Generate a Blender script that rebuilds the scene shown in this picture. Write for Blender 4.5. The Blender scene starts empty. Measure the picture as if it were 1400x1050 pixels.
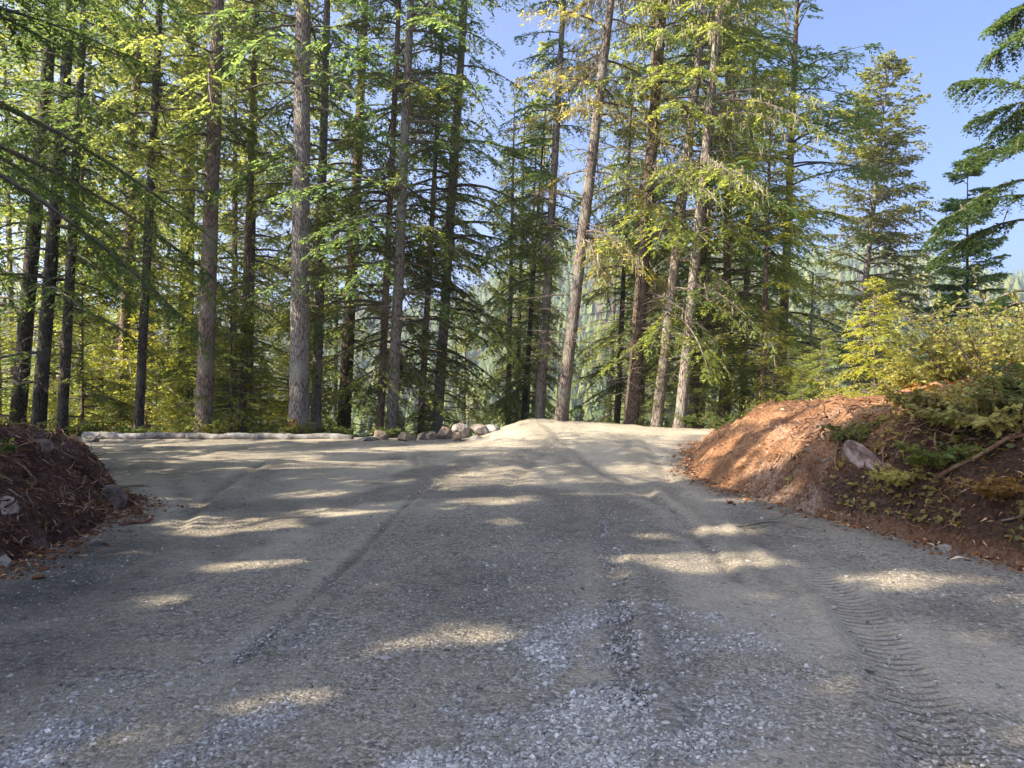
import bpy, bmesh, math, random
import numpy as np
from mathutils import Vector, Matrix
C = bpy.context.scene.collection
SC = bpy.context.scene
PI = math.pi

# ------------------------------------------------------------------ camera, sky, sun, exposure
CAMZ = 1.6
F = 1050.0; HX = 700.0; HY = 520.0          # focal length and horizon measured on the 1400 px wide photograph
cd = bpy.data.cameras.new('camera'); cam = bpy.data.objects.new('camera', cd); C.objects.link(cam)
cd.sensor_width = 36.0; cd.lens = 36.0 * F / 1400.0
cd.clip_start = 0.05; cd.clip_end = 5000
cam.location = (0, 0, CAMZ)
cam.rotation_euler = (PI / 2 + math.atan((525.0 - HY) * -1 / F), 0, 0)
SC.camera = cam

SUN_EL = math.radians(35); SUN_AZ = math.radians(-110)     # azimuth clockwise from the view direction (+Y)
S = Vector((math.sin(SUN_AZ) * math.cos(SUN_EL), math.cos(SUN_AZ) * math.cos(SUN_EL), math.sin(SUN_EL)))
w = bpy.data.worlds.new('World'); SC.world = w; w.use_nodes = True
nt = w.node_tree; bg = nt.nodes['Background']
sky = nt.nodes.new('ShaderNodeTexSky'); sky.sky_type = 'NISHITA'; sky.sun_disc = False
sky.sun_elevation = SUN_EL; sky.sun_rotation = SUN_AZ
sky.air_density = 0.40; sky.dust_density = 5.0; sky.ozone_density = 7.5
nt.links.new(sky.outputs[0], bg.inputs[0]); bg.inputs[1].default_value = 0.12
sl = bpy.data.lights.new('sun', 'SUN'); sl.energy = 3.8; sl.angle = math.radians(0.5); sl.color = (1.0, 0.9, 0.74)
so = bpy.data.objects.new('sun', sl); C.objects.link(so); so.rotation_euler = S.to_track_quat('Z', 'Y').to_euler()
so.location = (0, 0, 60)
SC.view_settings.view_transform = 'Standard'; SC.view_settings.look = 'None'
SC.view_settings.exposure = 2.25; SC.view_settings.gamma = 1.0
cy = SC.cycles
cy.max_bounces = 6; cy.diffuse_bounces = 3; cy.glossy_bounces = 1; cy.transmission_bounces = 3; cy.transparent_max_bounces = 4
cy.volume_bounces = 0; cy.caustics_reflective = False; cy.caustics_refractive = False
cy.sample_clamp_indirect = 4.0

# ------------------------------------------------------------------ numeric helpers
def px(x, y, z=0.0):
    """point of the plane at height z that the photo shows at pixel x, y"""
    d = (CAMZ - z) * F / (y - HY)
    return np.array(((x - HX) / F * d, d))
def sm(t): t = np.clip(t, 0, 1); return t * t * (3 - 2 * t)
def hash2(i, j, s=0):
    v = np.sin(i * 127.1 + j * 311.7 + s * 74.7) * 43758.5453
    return v - np.floor(v)
def vnoise(x, y, s=0):
    x = np.asarray(x, float); y = np.asarray(y, float)
    i = np.floor(x); j = np.floor(y); u = sm(x - i); v = sm(y - j)
    a = hash2(i, j, s); b = hash2(i + 1, j, s); c = hash2(i, j + 1, s); d = hash2(i + 1, j + 1, s)
    return (a * (1 - u) + b * u) * (1 - v) + (c * (1 - u) + d * u) * v
def fbm(x, y, s=0, o=4):
    r = 0; a = 0.5; f = 1.0
    for k in range(o): r = r + a * (vnoise(x * f, y * f, s + k * 13) - 0.5); a *= 0.5; f *= 2.03
    return r
def seg_dist(X, Y, pts):
    """distance to a polyline and the length run along it"""
    best = np.full(np.shape(X), 1e9); run = np.zeros(np.shape(X)); side = np.zeros(np.shape(X)); L0 = 0
    for (a, b) in zip(pts[:-1], pts[1:]):
        a = np.asarray(a); b = np.asarray(b); e = b - a; L = float(np.hypot(*e)) + 1e-9
        t = np.clip(((X - a[0]) * e[0] + (Y - a[1]) * e[1]) / (L * L), 0, 1)
        dx = X - a[0] - t * e[0]; dy = Y - a[1] - t * e[1]; d = np.hypot(dx, dy)
        m = d < best
        best = np.where(m, d, best); run = np.where(m, L0 + t * L, run)
        side = np.where(m, (dx * e[1] - dy * e[0]) / L, side); L0 += L
    return best, run, side

def mesh_obj(name, V, Fq, mats, parent=None, mat_idx=None, smooth=False, attrs=None):
    me = bpy.data.meshes.new(name)
    V = np.asarray(V, np.float32).reshape(-1, 3)
    if isinstance(Fq, np.ndarray):
        n, k = Fq.shape
        me.vertices.add(len(V)); me.vertices.foreach_set('co', V.ravel())
        me.loops.add(n * k); me.loops.foreach_set('vertex_index', Fq.astype(np.int32).ravel())
        me.polygons.add(n); me.polygons.foreach_set('loop_start', np.arange(0, n * k, k, dtype=np.int32))
        me.polygons.foreach_set('loop_total', np.full(n, k, np.int32))
    else:
        me.from_pydata([tuple(v) for v in V], [], Fq)
    for m in (mats if isinstance(mats, (list, tuple)) else [mats]): me.materials.append(m)
    if mat_idx is not None: me.polygons.foreach_set('material_index', np.asarray(mat_idx, np.int32))
    me.polygons.foreach_set('use_smooth', np.full(len(me.polygons), bool(smooth)))
    for k, v in (attrs or {}).items():
        a = me.attributes.new(k, 'FLOAT', 'POINT'); a.data.foreach_set('value', np.asarray(v, np.float32))
    me.update(calc_edges=True)
    o = bpy.data.objects.new(name, me); C.objects.link(o)
    if parent is not None: o.parent = parent
    return o
def tag(o, label=None, cat=None, group=None, kind=None):
    if label: o['label'] = label
    if cat: o['category'] = cat
    if group: o['group'] = group
    if kind: o['kind'] = kind
    return o
def empty(name, loc):
    o = bpy.data.objects.new(name, None); C.objects.link(o); o.location = loc; o.empty_display_size = 0.2
    return o

class Tubes:
    """many tapered tubes gathered into one mesh"""
    def __init__(s, n=5): s.V = []; s.F = []; s.n = n; s.c = 0
    def add(s, P, R):
        P = np.asarray(P, float); R = np.broadcast_to(np.asarray(R, float), (len(P),))
        T = np.gradient(P, axis=0); T /= np.linalg.norm(T, axis=1, keepdims=True) + 1e-9
        up = np.where(np.abs(T[:, 2:3]) > 0.9, np.array([[1., 0, 0]]), np.array([[0, 0, 1.]]))
        A = np.cross(T, up); A /= np.linalg.norm(A, axis=1, keepdims=True) + 1e-9
        B = np.cross(T, A); n = s.n
        th = np.arange(n) * 2 * PI / n
        ring = P[:, None] + R[:, None, None] * (np.cos(th)[None, :, None] * A[:, None] + np.sin(th)[None, :, None] * B[:, None])
        m = len(P)
        i = np.arange(m - 1)[:, None] * n; j = np.arange(n)[None]; j2 = (j + 1) % n
        f = np.stack([i + j, i + n + j, i + n + j2, i + j2], -1).reshape(-1, 4) + s.c
        s.V.append(ring.reshape(-1, 3)); s.F.append(f); s.c += m * n
    def build(s, name, mat, parent=None, smooth=True):
        return mesh_obj(name, np.concatenate(s.V), np.concatenate(s.F), mat, parent, smooth=smooth)

# ------------------------------------------------------------------ materials
def newmat(name):
    m = bpy.data.materials.new(name); m.use_nodes = True
    t = m.node_tree; t.nodes.clear()
    return m, t, t.nodes, t.links
def N(t, kind, **kw):
    n = t.nodes.new('ShaderNode' + kind)
    for k, v in kw.items():
        if k.startswith('i_'):
            key = k[2:]; key = int(key) if key.isdigit() else key.replace('_', ' ')
            n.inputs[key].default_value = v
        else: setattr(n, k, v)
    return n
def ramp(t, src, stops):
    r = t.nodes.new('ShaderNodeValToRGB'); e = r.color_ramp.elements
    while len(e) < len(stops): e.new(0.5)
    for el, (p, c) in zip(e, stops):
        el.position = p; el.color = (c if len(c) == 4 else (*c, 1)) if not isinstance(c, (int, float)) else (c, c, c, 1)
    t.links.new(src, r.inputs[0]); return r.outputs[0]
def mix(t, fac, a, b, mode='MIX'):
    m = t.nodes.new('ShaderNodeMix'); m.data_type = 'RGBA'; m.blend_type = mode
    for s, v in ((0, fac), (6, a), (7, b)):
        if isinstance(v, bpy.types.NodeSocket): t.links.new(v, m.inputs[s])
        else: m.inputs[s].default_value = v if s == 0 else (*v, 1) if len(v) == 3 else v
    return m.outputs[2]
def math_(t, op, a, b=0.0, clamp=False):
    m = t.nodes.new('ShaderNodeMath'); m.operation = op; m.use_clamp = clamp
    for s, v in ((0, a), (1, b)):
        if isinstance(v, bpy.types.NodeSocket): t.links.new(v, m.inputs[s])
        else: m.inputs[s].default_value = v
    return m.outputs[0]
def noise(t, vec, scale, detail=4, rough=0.6):
    n = N(t, 'TexNoise'); n.inputs['Scale'].default_value = scale; n.inputs['Detail'].default_value = detail
    n.inputs['Roughness'].default_value = rough; t.links.new(vec, n.inputs['Vector']); return n.outputs['Fac']
def attr(t, name): return N(t, 'Attribute', attribute_name=name).outputs['Fac']
def finish(t, col, rough=0.9, bump=None, dist=0.02, strength=1.0, spec=0.25):
    p = N(t, 'BsdfPrincipled'); p.inputs['Roughness'].default_value = rough
    p.inputs['Specular IOR Level'].default_value = spec
    if isinstance(col, bpy.types.NodeSocket): t.links.new(col, p.inputs['Base Color'])
    else: p.inputs['Base Color'].default_value = (*col, 1)
    if bump is not None:
        b = N(t, 'Bump'); b.inputs['Distance'].default_value = dist; b.inputs['Strength'].default_value = strength
        t.links.new(bump, b.inputs['Height']); t.links.new(b.outputs[0], p.inputs['Normal'])
    o = N(t, 'OutputMaterial'); t.links.new(p.outputs[0], o.inputs[0]); return p

def foliage_mat(name, dark, light, trans, tr=0.45, obj_tint=True):
    m, t, n, l = newmat(name)
    tint = attr(t, 'tint'); info = N(t, 'ObjectInfo')
    geo = N(t, 'NewGeometry')
    big = noise(t, geo.outputs['Position'], 0.55, 2)
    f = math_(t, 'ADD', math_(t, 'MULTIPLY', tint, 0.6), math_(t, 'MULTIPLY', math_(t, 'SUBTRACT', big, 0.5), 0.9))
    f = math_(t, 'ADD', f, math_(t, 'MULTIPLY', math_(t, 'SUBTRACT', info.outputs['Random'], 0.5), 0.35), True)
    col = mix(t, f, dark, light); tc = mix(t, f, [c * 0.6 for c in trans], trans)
    if obj_tint:
        col = mix(t, 1.0, col, info.outputs['Color'], 'MULTIPLY'); tc = mix(t, 1.0, tc, info.outputs['Color'], 'MULTIPLY')
    d = N(t, 'BsdfPrincipled'); d.inputs['Roughness'].default_value = 0.55; d.inputs['Specular IOR Level'].default_value = 0.35
    l.new(col, d.inputs['Base Color'])
    tr_ = N(t, 'BsdfTranslucent'); l.new(tc, tr_.inputs[0])
    ms = N(t, 'MixShader'); ms.inputs[0].default_value = tr
    l.new(d.outputs[0], ms.inputs[1]); l.new(tr_.outputs[0], ms.inputs[2])
    o = N(t, 'OutputMaterial'); l.new(ms.outputs[0], o.inputs[0]); return m
M = {}
M['needles'] = foliage_mat('conifer_needles', (0.070, 0.110, 0.038), (0.25, 0.285, 0.072), (0.72, 0.76, 0.14), 0.53)
M['leaves'] = foliage_mat('broad_leaves', (0.05, 0.085, 0.022), (0.20, 0.19, 0.05), (0.40, 0.40, 0.07), 0.40)
M['lichen'] = foliage_mat('hanging_lichen', (0.20, 0.175, 0.105), (0.34, 0.29, 0.17), (0.40, 0.34, 0.18), 0.35, False)

def bark_mat(name, a, b, c):
    m, t, n, l = newmat(name)
    tc = N(t, 'TexCoord'); mp = N(t, 'Mapping'); mp.inputs['Scale'].default_value = (15, 15, 2.6)
    geo = N(t, 'NewGeometry'); info = N(t, 'ObjectInfo')
    rnd = N(t, 'VectorMath', operation='ADD'); l.new(geo.outputs['Position'], rnd.inputs[0])
    l.new(rnd.outputs[0], mp.inputs['Vector'])
    v = N(t, 'TexVoronoi', feature='DISTANCE_TO_EDGE'); v.inputs['Scale'].default_value = 1.6; l.new(mp.outputs[0], v.inputs['Vector'])
    nz = noise(t, mp.outputs[0], 2.2, 6, 0.7); n2 = noise(t, geo.outputs['Position'], 1.3, 3)
    plates = math_(t, 'MULTIPLY', math_(t, 'MINIMUM', v.outputs['Distance'], 0.16), 4.5)
    h = math_(t, 'ADD', math_(t, 'MULTIPLY', plates, 0.7), nz)
    col = ramp(t, h, [(0.35, a), (0.75, b), (1.15 if False else 1.0, c)])
    lich = ramp(t, n2, [(0.52, 0.0), (0.66, 0.75)])
    col = mix(t, lich, col, (0.25, 0.245, 0.20))
    col = mix(t, 1.0, col, info.outputs['Color'], 'MULTIPLY')
    finish(t, col, 0.95, h, 0.03, 0.9, 0.1); return m
M['bark'] = bark_mat('grey_brown_bark', (0.045, 0.034, 0.028), (0.13, 0.105, 0.085), (0.26, 0.225, 0.19))
M['bark_pale'] = bark_mat('pale_flaky_bark', (0.06, 0.043, 0.032), (0.16, 0.125, 0.097), (0.29, 0.24, 0.195))
m, t, n, l = newmat('dead_wood'); geo = N(t, 'NewGeometry')
finish(t, ramp(t, noise(t, geo.outputs['Position'], 6, 3), [(0.3, (0.07, 0.05, 0.038)), (0.7, (0.20, 0.165, 0.13))]), 0.95, None, spec=0.1); M['deadwood'] = m
m, t, n, l = newmat('root_wood'); geo = N(t, 'NewGeometry')
finish(t, ramp(t, noise(t, geo.outputs['Position'], 5, 4), [(0.3, (0.06, 0.03, 0.02)), (0.5, (0.17, 0.09, 0.055)), (0.68, (0.42, 0.30, 0.18))]), 0.95, None, spec=0.1); M['roots'] = m

m, t, n, l = newmat('raw_bark_scar'); geo = N(t, 'NewGeometry')
finish(t, ramp(t, noise(t, geo.outputs['Position'], 14, 5), [(0.35, (0.03, 0.018, 0.012)), (0.5, (0.22, 0.08, 0.03)), (0.65, (0.50, 0.24, 0.09))]), 0.9, None); M['scar'] = m
def rock_mat(name, a, b, c, sc=3.0):
    m, t, n, l = newmat(name); geo = N(t, 'NewGeometry'); P = geo.outputs['Position']
    n1 = noise(t, P, sc, 8, 0.65); n2 = noise(t, P, sc * 6, 5, 0.7); info = N(t, 'ObjectInfo')
    col = ramp(t, n1, [(0.32, a), (0.5, b), (0.68, c)])
    col = mix(t, ramp(t, n2, [(0.55, 0.0), (0.7, 0.6)]), col, [x * 0.45 for x in a])
    col = mix(t, 1.0, col, info.outputs['Color'], 'MULTIPLY')
    finish(t, col, 0.9, math_(t, 'ADD', n1, math_(t, 'MULTIPLY', n2, 0.4)), 0.06, 0.9, 0.2); return m
M['rock'] = rock_mat('pale_rock', (0.12, 0.105, 0.085), (0.21, 0.188, 0.158), (0.34, 0.315, 0.275))
M['rock_dark'] = rock_mat('earthy_rock', (0.09, 0.06, 0.045), (0.24, 0.19, 0.165), (0.55, 0.50, 0.47), 3.6)

def gravel_mat():
    m, t, n, l = newmat('packed_gravel'); geo = N(t, 'NewGeometry'); P = geo.outputs['Position']
    sep = N(t, 'SeparateXYZ'); l.new(P, sep.inputs[0])
    big = noise(t, P, 0.55, 5, 0.6); mid = noise(t, P, 3.2, 9, 0.74); fine = noise(t, P, 42, 4, 0.75)
    v = N(t, 'TexVoronoi'); v.inputs['Scale'].default_value = 62; l.new(P, v.inputs['Vector'])
    v2 = N(t, 'TexVoronoi'); v2.inputs['Scale'].default_value = 27; l.new(P, v2.inputs['Vector'])
    dust = attr(t, 'dust'); dark = attr(t, 'dark'); crush = attr(t, 'crush')
    stone = ramp(t, v.outputs['Color'], [(0.1, (0.115, 0.098, 0.073)), (0.55, (0.26, 0.225, 0.173)), (0.93, (0.56, 0.50, 0.415))])
    base = mix(t, math_(t, 'ADD', math_(t, 'MULTIPLY', mid, 0.7), math_(t, 'MULTIPLY', big, 0.5), True), (0.185, 0.155, 0.110), (0.43, 0.365, 0.255))
    col = mix(t, math_(t, 'MULTIPLY', ramp(t, mid, [(0.36, 0.9), (0.62, 0.35)]), math_(t, 'SUBTRACT', 1.0, math_(t, 'MULTIPLY', dust, 0.7))), base, stone)
    dd = math_(t, 'MULTIPLY', dust, ramp(t, math_(t, 'ADD', math_(t, 'MULTIPLY', mid, 0.5), math_(t, 'MULTIPLY', fine, 0.5)), [(0.36, 0.25), (0.6, 1.0)]))
    col = mix(t, dd, col, (0.435, 0.37, 0.27))
    col = mix(t, math_(t, 'MULTIPLY', crush, 0.55), col, ramp(t, v2.outputs['Color'], [(0.15, (0.08, 0.079, 0.077)), (0.5, (0.24, 0.238, 0.235)), (0.9, (0.52, 0.515, 0.51))]))
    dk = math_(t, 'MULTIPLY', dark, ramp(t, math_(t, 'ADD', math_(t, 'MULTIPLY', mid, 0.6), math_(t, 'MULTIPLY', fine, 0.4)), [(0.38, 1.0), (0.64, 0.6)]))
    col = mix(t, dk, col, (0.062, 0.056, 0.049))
    speck = ramp(t, noise(t, P, 19, 5, 0.8), [(0.38, 0.45), (0.50, 1.0), (0.64, 1.5)])
    col = mix(t, math_(t, 'MULTIPLY', ramp(t, mid, [(0.40, 1.0), (0.60, 0.25)]), math_(t, 'SUBTRACT', 1.0, math_(t, 'MULTIPLY', dust, 0.6))), col, speck, 'MULTIPLY')
    wood = attr(t, 'duff')
    duffc = ramp(t, noise(t, P, 2.5, 6, 0.7), [(0.3, (0.045, 0.03, 0.018)), (0.55, (0.12, 0.085, 0.045)), (0.75, (0.10, 0.12, 0.035))])
    col = mix(t, wood, col, duffc)
    # tread pattern of the wide tyre track
    tu = attr(t, 'track_run'); tv = attr(t, 'track_side'); tm = attr(t, 'track')
    ph = math_(t, 'ADD', math_(t, 'MULTIPLY', tu, 2 * PI / 0.085), math_(t, 'MULTIPLY', math_(t, 'ABSOLUTE', tv), 30.0))
    lug = math_(t, 'SINE', math_(t, 'ADD', ph, math_(t, 'MULTIPLY', mid, 3.4)))
    grv = ramp(t, lug, [(0.5, 0.0), (0.8, 1.0)])
    wob = ramp(t, noise(t, P, 4.5, 6), [(0.36, 0.1), (0.55, 1.0)])
    gm = math_(t, 'MULTIPLY', math_(t, 'MULTIPLY', tm, grv), wob)
    col = mix(t, math_(t, 'MULTIPLY', gm, 0.55), col, (0.035, 0.035, 0.036))
    h = math_(t, 'ADD', math_(t, 'MULTIPLY', fine, 0.5), math_(t, 'MULTIPLY', v2.outputs['Distance'], -0.55))
    h = math_(t, 'ADD', h, math_(t, 'MULTIPLY', v.outputs['Distance'], -0.4))
    h = math_(t, 'ADD', h, math_(t, 'MULTIPLY', mid, 1.6))
    h = math_(t, 'SUBTRACT', h, math_(t, 'MULTIPLY', gm, 0.75))
    finish(t, col, 0.92, h, 0.022, 1.0, 0.2); return m
M['gravel'] = gravel_mat()
m, t, n, l = newmat('crushed_stone'); tint = attr(t, 'tint'); geo = N(t, 'NewGeometry')
col = ramp(t, tint, [(0.0, (0.12, 0.108, 0.09)), (0.4, (0.33, 0.302, 0.26)), (0.75, (0.58, 0.54, 0.475)), (1.0, (0.80, 0.76, 0.69))])
finish(t, mix(t, ramp(t, noise(t, geo.outputs['Position'], 60, 3), [(0.4, 0.0), (0.7, 0.35)]), col, (0.12, 0.115, 0.105)), 0.85, None, spec=0.2); M['stones'] = m

def soil_mat(name, c0, c1, c2, pale):
    m, t, n, l = newmat(name); geo = N(t, 'NewGeometry'); P = geo.outputs['Position']
    mp = N(t, 'Mapping'); mp.inputs['Scale'].default_value = (1.0, 1.0, 1.0); l.new(P, mp.inputs['Vector'])
    n1 = noise(t, P, 2.2, 7, 0.7); n2 = noise(t, P, 22, 5, 0.75)
    v = N(t, 'TexVoronoi'); v.inputs['Scale'].default_value = 34; l.new(P, v.inputs['Vector'])
    s = math_(t, 'ADD', math_(t, 'MULTIPLY', n1, 0.6), math_(t, 'MULTIPLY', n2, 0.4))
    col = ramp(t, s, [(0.36, c0), (0.5, c1), (0.64, c2)])
    col = mix(t, attr(t, 'dark_face'), col, ramp(t, n2, [(0.35, (0.026, 0.016, 0.011)), (0.65, (0.115, 0.064, 0.040))]))
    rk = math_(t, 'MULTIPLY', attr(t, 'bare'), ramp(t, math_(t, 'ADD', math_(t, 'MULTIPLY', n1, .5), math_(t, 'MULTIPLY', n2, .5)), [(0.46, 0.0), (0.60, 1.0)]))
    col = mix(t, rk, col, ramp(t, n2, [(0.35, [x * 0.6 for x in pale]), (0.62, pale)]))
    h = math_(t, 'ADD', math_(t, 'MULTIPLY', n2, 1.0), math_(t, 'MULTIPLY', v.outputs['Distance'], -0.5))
    finish(t, col, 0.95, h, 0.05, 1.0, 0.1); return m
M['soil'] = soil_mat('orange_needle_soil', (0.11, 0.052, 0.028), (0.29, 0.145, 0.070), (0.45, 0.27, 0.15), (0.58, 0.48, 0.40))
M['soil_dark'] = soil_mat('dark_root_soil', (0.036, 0.018, 0.012), (0.105, 0.052, 0.034), (0.22, 0.12, 0.075), (0.4, 0.36, 0.34))
m, t, n, l = newmat('litter'); tint = attr(t, 'tint')
finish(t, ramp(t, tint, [(0.0, (0.07, 0.03, 0.015)), (0.35, (0.25, 0.11, 0.045)), (0.7, (0.40, 0.22, 0.10)), (1.0, (0.60, 0.48, 0.32))]), 0.9, None, spec=0.15); M['litter'] = m
m, t, n, l = newmat('far_forest'); geo = N(t, 'NewGeometry'); tint = attr(t, 'tint')
finish(t, ramp(t, tint, [(0.0, (0.045, 0.075, 0.026)), (0.6, (0.105, 0.122, 0.032)), (1.0, (0.20, 0.18, 0.065))]), 0.9, None, spec=0.1); M['far'] = m

# ------------------------------------------------------------------ the lie of the land
def edge_y(x): return 21.6 + 1.9 * sm((x + 1.2) / 1.6) * (1 - sm((x - 7) / 3)) + 0.25 * np.sin(x * 0.9)
def foot_x(y):                          # foot of the right bank
    return np.interp(y, [5, 6.8, 7.5, 8.4, 9.9, 11.4, 12.9, 15, 17, 19.5, 22], [4.9, 4.45, 4.2, 3.85, 3.35, 3.25, 3.2, 3.55, 4.1, 4.75, 5.6])
def far_hill(x, y):
    ridge = 84 - 42 * sm((150 - x) / 260) + 14 * np.sin(x * 0.011 + 1.0) + 9 * np.sin(x * 0.031)
    return (ridge + 26) * sm((y - 190) / 400.0)
def terrain(x, y, micro=True):
    x = np.asarray(x, float); y = np.asarray(y, float)
    e = edge_y(x); t = np.maximum(0, y - e)
    z = -26 * (1 - np.exp(-t * 0.40 / 26)) * 1.0 + far_hill(x, y)
    off = sm((t - 0.5) / 8); z = z + off * fbm(x * 0.15, y * 0.15, 3) * 3.0
    hump = sm((y - 14.0) / 7.5) * sm((x + 1.5) / 2.3) * (1 - 0.55 * sm((x - 0.9) / 4.2)) * (1 - sm((y - e) / 1.0) * 0.5)
    z = z + 0.43 * hump + hump * (0.10 * fbm(x * 1.6, y * 0.9, 77, 4) + 0.05 * fbm(x * 6, y * 6, 78, 3))
    near = 1 - sm((t) / 2)
    z = z + near * (fbm(x * 0.25, y * 0.25, 5, 3) * 0.10 * sm((np.hypot(x, y) - 2) / 6))
    # ridge pushed up along the far left edge of the lot
    ry = 20.55 + 0.12 * np.sin(x * 0.8)
    z = z + 0.04 * np.exp(-((y - ry) / 0.45) ** 2) * (1 - sm((x + 1.5) / 1.0)) * (0.8 + 0.5 * vnoise(x * 1.1, y * 0.5, 9))
    # ground rises gently under the woods on the left
    z = z + 0.5 * sm((-x - 11) / 8) * near
    return z
TRACKS = {  # plan paths of wheel marks, taken off the photo
    'tread': [px(1035, 722), px(1100, 770), px(1160, 820), px(1215, 890), px(1260, 970), px(1290, 1060)],
    'a': [px(585, 662), px(540, 705), px(490, 760), px(440, 808), px(395, 850), px(330, 905)],
    'b': [px(826, 690), px(832, 740), px(842, 800), px(850, 860), px(872, 960)],
    'c': [px(360, 632), px(300, 668), px(255, 705), px(215, 750), px(130, 800)],
    'd': [px(880, 668), px(930, 705), px(985, 765), px(1010, 790)],
    'e': [px(565, 620), px(573, 645), px(600, 668)],
    'f': [px(225, 640), px(245, 665), px(262, 690)],
    'h': [px(905, 690), px(850, 655), px(800, 632), px(765, 612), px(740, 600)], 'i': [px(690, 668), px(720, 640), px(765, 612)], 'j': [px(930, 680), px(905, 640), px(880, 612)],
    'g': [px(1005, 690), px(1080, 730), px(1180, 775)],
}
GRAVEL = [([(560, 1075), (640, 990), (700, 930), (755, 885)], .20, 1.0), ([(650, 1060), (760, 990), (830, 955)], .20, .8),
          ([(740, 880), (800, 845), (880, 830)], .24, .65), ([(860, 900), (960, 850), (1005, 875)], .26, .6),
          ([(790, 1050), (950, 1020), (1060, 1005)], .20, .75), ([(950, 960), (1050, 935)], .2, .35),
          ([(20, 1055), (120, 985), (235, 925)], .17, .7), ([(250, 1050), (330, 1000), (410, 965)], .15, .6),
          ([(150, 960), (300, 900), (430, 865)], .28, .3), ([(1060, 1040), (1200, 1025)], .3, .25),
          ([(835, 690), (845, 780), (870, 880)], .2, .3), ([(690, 700), (720, 780), (760, 850)], .5, .16),
          ([(870, 990), (1000, 980)], .3, .4), ([(500, 800), (560, 850)], .4, .12), ([(900, 930), (850, 1000), (700, 1060)], .22, .55)]
def gravel_density(X, Y):
    D = np.zeros(np.shape(X))
    for pts, r, k in GRAVEL:
        d, _, _ = seg_dist(X, Y, [px(*p) for p in pts])
        D = np.maximum(D, k * np.clip(1.25 - (d / r) ** 2 * 0.9, 0, 1))
    brk = sm((fbm(X * 2.6, Y * 2.6, 21, 4) + 0.22) / 0.42)
    return D * brk

xs = list(np.arange(-5.6, 5.8, 0.045)); s = 0.045
while xs[-1] < 900: s *= 1.06; xs.append(xs[-1] + s)
s = 0.045; lo = []; v = xs[0]
while v > -900: s *= 1.06; v -= s; lo.append(v)
xs = np.array(lo[::-1] + xs)
ys = list(np.arange(2.6, 9.2, 0.045)); s = 0.045
while ys[-1] < 900: s *= 1.045; ys.append(ys[-1] + s)
s = 0.045; lo = []; v = ys[0]
while v > -60: s *= 1.3; v -= s; lo.append(v)
ys = np.array(lo[::-1] + ys)
X, Y = np.meshgrid(xs, ys); nx, ny = len(xs), len(ys)
Z = terrain(X, Y)
lot = (1 - sm((Y - edge_y(X) + 0.4) / 0.6)) * (1 - sm((-X - 10.5 - 0.6 * fbm(X, Y, 2)) / 1.5))
A = {k: np.zeros_like(X) for k in ('dust', 'dark', 'crush', 'duff', 'track', 'track_run', 'track_side')}
A['duff'] = 1 - lot
A['crush'] = np.clip(gravel_density(X, Y), 0, 1)
d, run, side = seg_dist(X, Y, TRACKS['tread'])
A['track'] = (1 - sm((d - 0.11) / 0.10)); A['track_run'] = run; A['track_side'] = side
Z -= 0.018 * (1 - sm((d - 0.1) / 0.12)); Z += 0.02 * np.exp(-((side - 0.26) / 0.07) ** 2) * (d < 0.5)
for k, (wd, dp, dk) in {'a': (.045, .022, .8), 'b': (.07, .025, .5), 'c': (.09, .04, .7), 'd': (.07, .03, .6), 'e': (.06, .03, .6), 'f': (.12, .03, .6), 'g': (.22, .02, .55), 'h': (.1, .03, .5), 'i': (.1, .03, .5), 'j': (.09, .03, .45)}.items():
    d, run, side = seg_dist(X, Y, TRACKS[k])
    wv = wd * (0.7 + 0.8 * vnoise(run * 2.5, run * 0 + 3, 4))
    g = np.exp(-(d / wv) ** 2) * (0.55 + 0.6 * vnoise(run * 3.1, run * 0, 6))
    Z -= dp * g; A['dark'] = np.maximum(A['dark'], dk * g)
    Z += 0.6 * dp * np.exp(-((side + wd * 2.2) / (wd * 1.1)) ** 2) * (d < wd * 5)
    A['dust'] = np.maximum(A['dust'], 0.7 * np.exp(-((side - wd * 3) / (wd * 1.6)) ** 2) * (d < wd * 6))
    A['dark'] = np.maximum(A['dark'], 0.35 * np.exp(-((side + wd * 4) / (wd * 3)) ** 2) * (d < wd * 9))
# dusty worn floor, loose dark fines at the verges and over the middle
A['dust'] = np.maximum(A['dust'], sm((fbm(X * 0.55, Y * 0.35, 31, 6) + 0.02) / 0.16) * 0.85)
roadmid = sm((Y - 10.5) / 2.5) * sm((X + 1.2) / 1.2) * (1 - sm((X - 3.6) / 1.2)) * (1 - sm((Y - 24) / 2))
A['dust'] = np.maximum(A['dust'], roadmid * (0.35 + 0.6 * sm((fbm(X * 0.8, Y * 0.5, 33, 5) + 0.12) / 0.3)))
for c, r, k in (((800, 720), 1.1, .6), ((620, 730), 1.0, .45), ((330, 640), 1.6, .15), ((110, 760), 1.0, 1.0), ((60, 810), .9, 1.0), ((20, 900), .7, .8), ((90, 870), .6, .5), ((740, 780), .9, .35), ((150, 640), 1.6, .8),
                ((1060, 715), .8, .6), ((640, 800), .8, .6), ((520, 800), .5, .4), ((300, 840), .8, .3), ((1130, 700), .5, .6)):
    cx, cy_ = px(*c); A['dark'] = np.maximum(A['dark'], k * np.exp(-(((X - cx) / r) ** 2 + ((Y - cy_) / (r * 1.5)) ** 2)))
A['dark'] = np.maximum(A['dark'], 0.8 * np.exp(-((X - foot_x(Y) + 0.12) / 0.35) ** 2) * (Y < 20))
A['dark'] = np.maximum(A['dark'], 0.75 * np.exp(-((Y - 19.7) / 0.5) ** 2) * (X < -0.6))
A['dark'] = np.maximum(A['dark'], 0.6 * sm((fbm(X * 0.7 + 9, Y * 0.45, 35, 6) - 0.03) / 0.16) * (1 - 0.8 * roadmid))
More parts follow.
